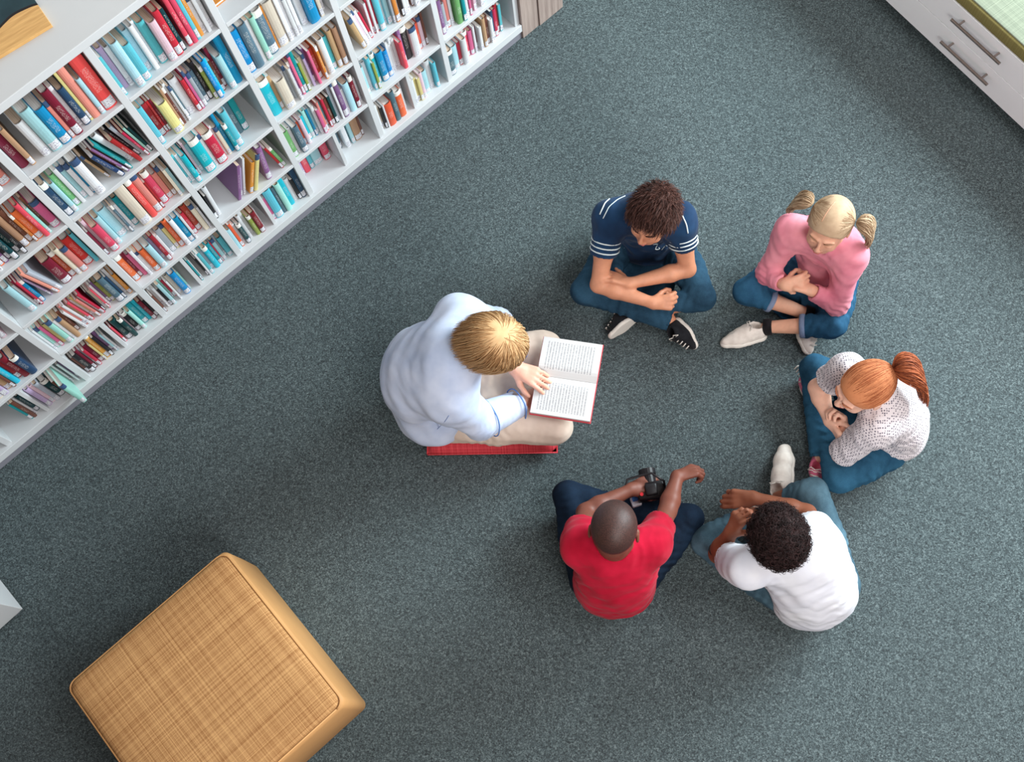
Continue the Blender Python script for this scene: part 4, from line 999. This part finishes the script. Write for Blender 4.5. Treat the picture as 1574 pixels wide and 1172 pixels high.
sneakers(body, org, J, .80, {'R': ((1064, 533, .04), (-.85, .3, .35), .035), 'L': ((930, 516, .035), (-.75, .5, -.15), .0)}, M_BLKS, M_SOLE)
# ---- B: the girl in pink
M_PINK = m_cloth('pink_jersey', (206, 116, 136), (232, 152, 166), 10); M_DEN2 = m_denim('denim_blue', (18, 50, 76), (50, 98, 130)); M_WCAN = m_cloth('white_canvas', (206, 198, 190), (230, 224, 216), 30)
fB = dict(head_fwd=(-.45, -.85, .04), head_up=(0, .03, 1), sleeve={'L': 1.93, 'R': 1.93}, sleeve_r=1.0, wr=.003, neck_cut=.048, bend=V(.02, .03, 0),
          vneck=(V(-.035, -.05, -.015), V(-.055, -.085, -.06)),
          handR=dict(fwd=(.85, .05, .22), n=(0, .6, -.7), curl=(1.2, 1.2, 1.25, 1.3), thumb=1.1), handL=dict(fwd=(-.85, .3, .25), n=(-.2, -.2, -.9), curl=(1.3, 1.3, 1.3, 1.3), thumb=1.1), pant_end={'L': .48, 'R': .40})
JB = dict(pel=(.83, 1.60, .10), neck=(.785, 1.545, .40), head=(1274, 347, .485), sR=(1216, 354, .365), sL=(1308, 392, .365), eR=(1180, 420, .175), eL=(1287, 468, .165),
          wR=(1206, 438, .235), wL=(1246, 446, .225), hR=(.75, 1.60, .095), hL=(.88, 1.53, .095), kR=(1148, 448, .115), kL=(1281, 500, .11), aR=(1243, 484, .05), aL=(1178, 503, .05))
P_ = person('girl with blond pigtails in a pink long-sleeved top and rolled jeans, hands clasped', JB, .72, .84, SK_B, M_PINK, M_DEN2, V(-.5, -.85, 0), fB, CIRC)
body, org, J, R, hc, Rt, up, sh, pn, pends, ends = P_
M_ASH = m_hair('ash_blond_hair', (138, 106, 78), (210, 186, 156), .4, .4)
face_parts(body, org, hc, R, .84, SK_B, m_hair('brow_light', (140, 104, 80), (160, 124, 96)), LIP1, -.1)
TL, TR = V(-.088, -.030, .045), V(.088, -.030, .045)
cap = scalp_cap(hc, R, .84, .004, [((0, .078, .052), (0, .72, -.69)), ((0, -.06, -.06), (0, .1, -1))], noise=(.0006, 50))
st = grow_strands(hc, R, .84, 3400, 9, lambda p, t: (TL if p[0] < 0 else TR) - p, lambda p: abs(p[0]) > .0012 and (p[1] * .72 - p[2] * .69) < .018 and p[2] > -.05, lambda p, r: max(.004, np.linalg.norm((TL if p[0] < 0 else TR) - p) * 1.02), (.003, .008), 6, .002)
hair = strands('hair', st, .0012, M_ASH, body, org, cap)
stitch(hair, [(1263, 341), (1269, 330), (1277, 318), (1286, 308)], .0011, SK_B, 'hair_part')
for T, dr in ((TL, -1), (TR, 1)):
    root = hc + R @ (T * .84); o_ = R @ V(dr, -.15, .1); D = [o_ * .9 + V(0, 0, .1), o_ * .5 + V(0, 0, -.8), V(0, 0, -1), V(0, 0, -1) - o_ * .1]; ts = tail(root, D, 700, 13, .15, .030, 8, .009); strands('pigtail', ts, .0011, M_ASH, hair, org)
    bm = bmesh.new(); u = nrm(np.cross(D[0], [0, 0, 1])); v = nrm(np.cross(D[0], u)); add_tube(bm, [tuple(root + nrm(D[0]) * .006 + (u * math.cos(q) + v * math.sin(q)) * .0105 - org) for q in [k * math.pi / 8 for k in range(17)]], .0032, 6, False); done(bm, 'hair_tie', M_STR, hair, smooth=True)
M_CUFF = m_denim('denim_inside', (92, 110, 142), (136, 150, 176)); M_SOCK = m_cloth('black_sock', (20, 18, 22), (34, 32, 36), 30)
def cuff(body, org, e, d, r, w, m, name):
    u = nrm(np.cross(d, [.1, .1, 1])); v = np.cross(d, u); bm = bmesh.new(); rings = []
    for rr, x in ((r - .007, 0), (r + .0015, 0), (r + .003, -w * .5), (r + .0015, -w), (r - .006, -w)): rings.append([bm.verts.new(tuple(e + d * x + (u * math.cos(q) + v * math.sin(q)) * rr - org)) for q in [k * 2 * math.pi / 28 for k in range(28)]])
    for A, B in zip(rings, rings[1:]):
        for k in range(28): bm.faces.new((A[k], A[(k + 1) % 28], B[(k + 1) % 28], B[k]))
    done(bm, name, m, body, smooth=True)
for e, d, r in pends: cuff(body, org, e + d * .003, d, r + .001, .018, M_CUFF, 'jeans_cuff')
for sd in 'LR':
    a, k = J['a' + sd], J['k' + sd]; d = nrm(a - k); cuff(body, org, a + d * .01, d, .0275, .03, M_SOCK, 'sock')
sneakers(body, org, J, .84, {'L': ((1110, 524, .025), (.3, .55, .8), .02), 'R': ((1247, 541, .025), (.5, .3, .8), .02)}, M_WCAN, M_SOLE)

# ---- C: the red-haired girl
def m_dots():
    t = NT('white_dotted_knit', .9, .1); v = t.coord(); w = t.n('ShaderNodeTexVoronoi'); t.l(v, w.inputs['Vector']); w.inputs['Scale'].default_value = 140; w.inputs['Randomness'].default_value = .3
    t.base(t.ramp(w.outputs['Distance'], [(.26, lin((96, 92, 106))), (.44, lin((216, 210, 214)))])); return t.m
M_DOTS = m_dots(); M_DEN3 = m_denim('denim_bright_blue', (22, 56, 80), (50, 98, 126))
fC = dict(pant_end={'L': 1.0, 'R': 1.0}, head_fwd=(-.86, -.42, -.14), head_up=(-.12, -.04, .98), sleeve={'L': .98, 'R': .62}, sleeve_r=1.15, wr=.003, neck_cut=.05, bend=V(.03, 0, 0),
          handR=dict(fwd=(.35, -.85, .2), n=(.8, .3, .1), curl=(.7, .75, .8, .85), thumb=.5), handL=dict(fwd=(-.15, .75, .3), n=(-.6, .1, .1), curl=(1.1, 1.1, 1.1, 1.1), thumb=.5))
JC = dict(pel=(1.01, .985, .10), neck=(.885, .995, .415), head=(1327, 597, .495), sR=(1301, 570, .375), sL=(1348, 655, .375), eR=(1256, 596, .225), eL=(1292, 699, .165),
          wR=(1276, 648, .225), wL=(1300, 668, .235), hR=(.99, 1.06, .095), hL=(.97, .90, .095), kR=(1252, 566, .115), kL=(1288, 736, .105), aR=(1262, 702, .05), aL=(1250, 603, .045))
P_ = person('girl with red hair in a ponytail, dotted pale top and blue jeans, chin on hands', JC, .76, .86, SK_C, M_DOTS, M_DEN3, V(-1, -.08, 0), fC, CIRC)
body, org, J, R, hc, Rt, up, sh, pn, pends, ends = P_
M_GING = m_hair('ginger_hair', (146, 76, 46), (212, 142, 98), .4, .4)
face_parts(body, org, hc, R, .86, SK_C, m_hair('brow_ginger', (160, 96, 66), (184, 120, 88)), LIP1, -.1)
TP = V(0, -.108, .050)
cap = scalp_cap(hc, R, .86, .004, [((0, .080, .052), (0, .72, -.69)), ((0, -.06, -.05), (0, .1, -1))], noise=(.0006, 50))
st = grow_strands(hc, R, .86, 3400, 10, lambda p, t: TP - p, lambda p: (p[1] * .72 - p[2] * .69) < .020 and p[2] > -.045, lambda p, r: max(.004, np.linalg.norm(TP - p) * 1.08), (.004, .010), 7, .004)
hair = strands('hair', st, .0012, M_GING, body, org, cap)
root = hc + R @ (TP * .86); D = [V(.9, .1, .25), V(.7, -.25, -.5), V(.25, -.45, -.9), V(.1, -.3, -1)]
M_AUB = m_hair('auburn_hair', (96, 46, 32), (196, 112, 72), .4, .4)
strands('ponytail', tail(root, D, 1500, 15, .20, .044, 9, .012), .0011, M_AUB, hair, org)
bm = bmesh.new(); u = nrm(np.cross(D[0], [0, 0, 1])); v = nrm(np.cross(D[0], u)); add_tube(bm, [tuple(root + nrm(D[0]) * .006 + (u * math.cos(q) + v * math.sin(q)) * .013 - org) for q in [k * math.pi / 8 for k in range(17)]], .0035, 6, False); done(bm, 'hair_tie', M_STR, hair, smooth=True)
M_PSH = m_cloth('pink_shoe', (206, 96, 130), (226, 130, 156), 30)
sneakers(body, org, J, .80, {'R': ((1256, 728, .03), (-.3, .1, .9), .0), 'L': ((1234, 578, .03), (-.3, .1, .9), .0)}, M_PSH, M_SOLE)

# ---- D: the boy in red
M_REDT = m_cloth('red_jersey', (150, 8, 36), (190, 24, 56), 8); M_DEN4 = m_denim('denim_navy', (8, 16, 28), (28, 48, 70))
fD = dict(head_fwd=(.12, .78, -.60), head_up=(.05, .60, .78), sleeve={'L': .50, 'R': .62}, sleeve_r=1.15, wr=.004, wf=18, neck_cut=.056, bend=V(0, -.03, 0), full=1.12,
          handL=dict(fwd=(.92, .35, -.1), n=(.1, -.2, -1), curl=(.5, .55, .6, .6), thumb=.6), handR=dict(fwd=(.75, .30, -.1), n=(.35, -.5, -.8), curl=(.95, 1.0, 1.05, 1.1), thumb=.7))
JD = dict(pel=(.055, .455, .105), neck=(.06, .545, .425), head=(944, 814, .515), sL=(891, 838, .395), sR=(1001, 838, .395), eL=(900, 788, .24), eR=(1026, 786, .275),
          wL=(970, 753, .20), wR=(1041, 733, .24), hL=(-.02, .49, .10), hR=(.13, .49, .10), kL=(872, 762, .13), kR=(1058, 797, .13), aL=(1028, 800, .045), aR=(925, 772, .07))
P_ = person('boy with shaved head in a bright red T-shirt and dark jeans, seen from behind', JD, .78, .89, SK_D, M_REDT, M_DEN4, V(.05, 1, 0), fD, CIRC)
body, org, J, R, hc, Rt, up, sh, pn, pends, ends = P_
face_parts(body, org, hc, R, .89, SK_D, M_LASH, plain('lips_brown', (130, 74, 68), .4, .05), .1)
def m_buzz():
    t = NT('shaved_hair', .5, .45); v = t.coord(); t.base(t.ramp(t.noise(v, 420, 2, .7), [(.35, lin((34, 20, 19))), (.7, lin((84, 54, 48)))])); t.bump(t.noise(v, 700, 1), .5, .001); return t.m
cap = scalp_cap(hc, R, .89, -.0012, [((0, .080, .050), (0, .72, -.69)), ((0, -.06, -.062), (0, .1, -1))], noise=(.0003, 50))
link('hair', pymesh('hair', cap[0] - org, cap[1]), m_buzz(), body)
sneakers(body, org, J, .82, {'L': ((1082, 806, .03), (-.1, .3, .9), .02), 'R': ((868, 785, .03), (.1, .3, .9), .02)}, M_WCAN, M_SOLE)
# toy camera he plays with
gc = at(1000, 758, .16); kc = thing('toy_camera', 'small black camera with strap held between the hands of the boy in red', 'camera', (gc[0], gc[1], .150), .15)
M_BLK = plain('black_plastic', (26, 24, 28), .4, .2, 60)
bm = bmesh.new(); add_box(bm, -.045, -.028, 0, .045, .028, .055); add_box(bm, -.02, -.02, .054, .02, .02, .07); done(bm, 'body', M_BLK, kc, .006, True)
bm = bmesh.new(); add_tube(bm, [(0, .02, .028), (0, .055, .028), (0, .056, .028), (0, .075, .028)], [.024, .024, .028, .028], 20); done(bm, 'lens', M_BLK, kc, .001)
bm = bmesh.new(); add_tube(bm, [(-.048, 0, .04), (-.085, .015, .055), (-.070, .045, .062), (-.03, .050, .064), (.01, .05, .074), (.045, .02, .066), (.047, 0, .04)], .004, 6); done(bm, 'strap', M_BLK, kc, smooth=True)
bm = bmesh.new(); add_tube(bm, [(-.033, -.01, .055), (-.033, -.01, .060)], .006, 12); done(bm, 'button', plain('red_button', (200, 40, 50), .4), kc)
gc = at(977, 775, .115); tb = thing('toy_block', 'small white and blue toy beside the black camera on the red-shirted boy\'s lap', 'toy', (gc[0], gc[1], .135), .3)
bm = bmesh.new(); add_box(bm, -.016, -.016, 0, .016, .016, .022); done(bm, 'body', plain('toy_white', (206, 212, 220), .4), tb, .003); bm = bmesh.new(); add_box(bm, -.010, .0, .0222, .012, .014, .032); done(bm, 'knob', plain('toy_blue', (60, 130, 210), .4), tb, .002)

# ---- E: the boy in white
M_WHT = m_cloth('white_jersey', (200, 204, 216), (222, 225, 232), 8); M_DEN5 = m_denim('denim_grey_blue', (44, 66, 80), (92, 124, 140))
fE = dict(head_fwd=(-.22, .78, -.50), head_up=(-.1, .45, .88), sleeve={'L': .62, 'R': .55}, sleeve_r=1.18, wr=.004, wf=18, neck_cut=.05, bend=V(.02, -.03, 0), full=1.12,
          handL=dict(fwd=(.25, .45, .75), n=(.75, .1, -.4), curl=(1.0, 1.0, 1.05, 1.1), thumb=.6), handR=dict(fwd=(-.95, .0, -.15), n=(0, .3, -1), curl=(.6, .75, .9, 1.0), thumb=.4, spread=.05),
          pant_end={'L': .9, 'R': .62})
JE = dict(pel=(.69, .415, .105), neck=(.585, .545, .43), head=(1195, 828, .515), sL=(1146, 872, .395), sR=(1256, 828, .395), eL=(1104, 852, .23), eR=(1240, 790, .265),
          wL=(1124, 818, .32), wR=(1158, 766, .255), hL=(.61, .43, .10), hR=(.77, .46, .10), kL=(1086, 832, .12), kR=(1248, 758, .20), aL=(1160, 790, .06), aR=(1197, 766, .075))
P_ = person('boy with dark curly hair in a white T-shirt and grey-blue jeans, hand at head', JE, .80, .88, SK_E, M_WHT, M_DEN5, V(-.28, 1, 0), fE, CIRC)
body, org, J, R, hc, Rt, up, sh, pn, pends, ends = P_
M_CURL = m_hair('black_brown_curls', (16, 11, 12), (58, 40, 40), .35, .5)
face_parts(body, org, hc, R, .88, SK_E, M_CURL, plain('lips_brown_2', (150, 88, 78), .4, .05), .1)
cap = scalp_cap(hc, R, .88, .009, [((0, .080, .050), (0, .72, -.69)), ((0, -.06, -.055), (0, .1, -1))], noise=(.005, 75))
rg = np.random.RandomState(12); cs = []
while len(cs) < 1500:
    d = nrm(rg.normal(size=3)); p = SC0 + d * (SCALP + .007)
    if (p[1] * .72 - p[2] * .69) > .020 or p[2] < -.05: continue
    ax = nrm(d + rg.normal(size=3) * .5); u = nrm(np.cross(ax, rg.normal(size=3))); v = np.cross(ax, u); ph = rg.rand() * 6.28; r = .0045 + .005 * rg.rand(); hh = .012 + .014 * rg.rand()
    cs.append([hc + R @ ((p + ax * hh * t + (u * math.cos(ph + t * 9) + v * math.sin(ph + t * 9)) * r * (.4 + t)) * .88) for t in np.linspace(0, 1, 11)])
strands('hair', cs, .0013, M_CURL, body, org, cap)
bands(body, org, J['eL'], J['wL'], (.10,), .0335, M_BLK, 'bracelet', .0022)
sneakers(body, org, J, .86, {'R': ((1203, 683, .03), (-.55, -.1, .8), .03), 'L': ((1205, 775, .03), (0, .2, .9), .02)}, M_WCAN, M_SOLE)
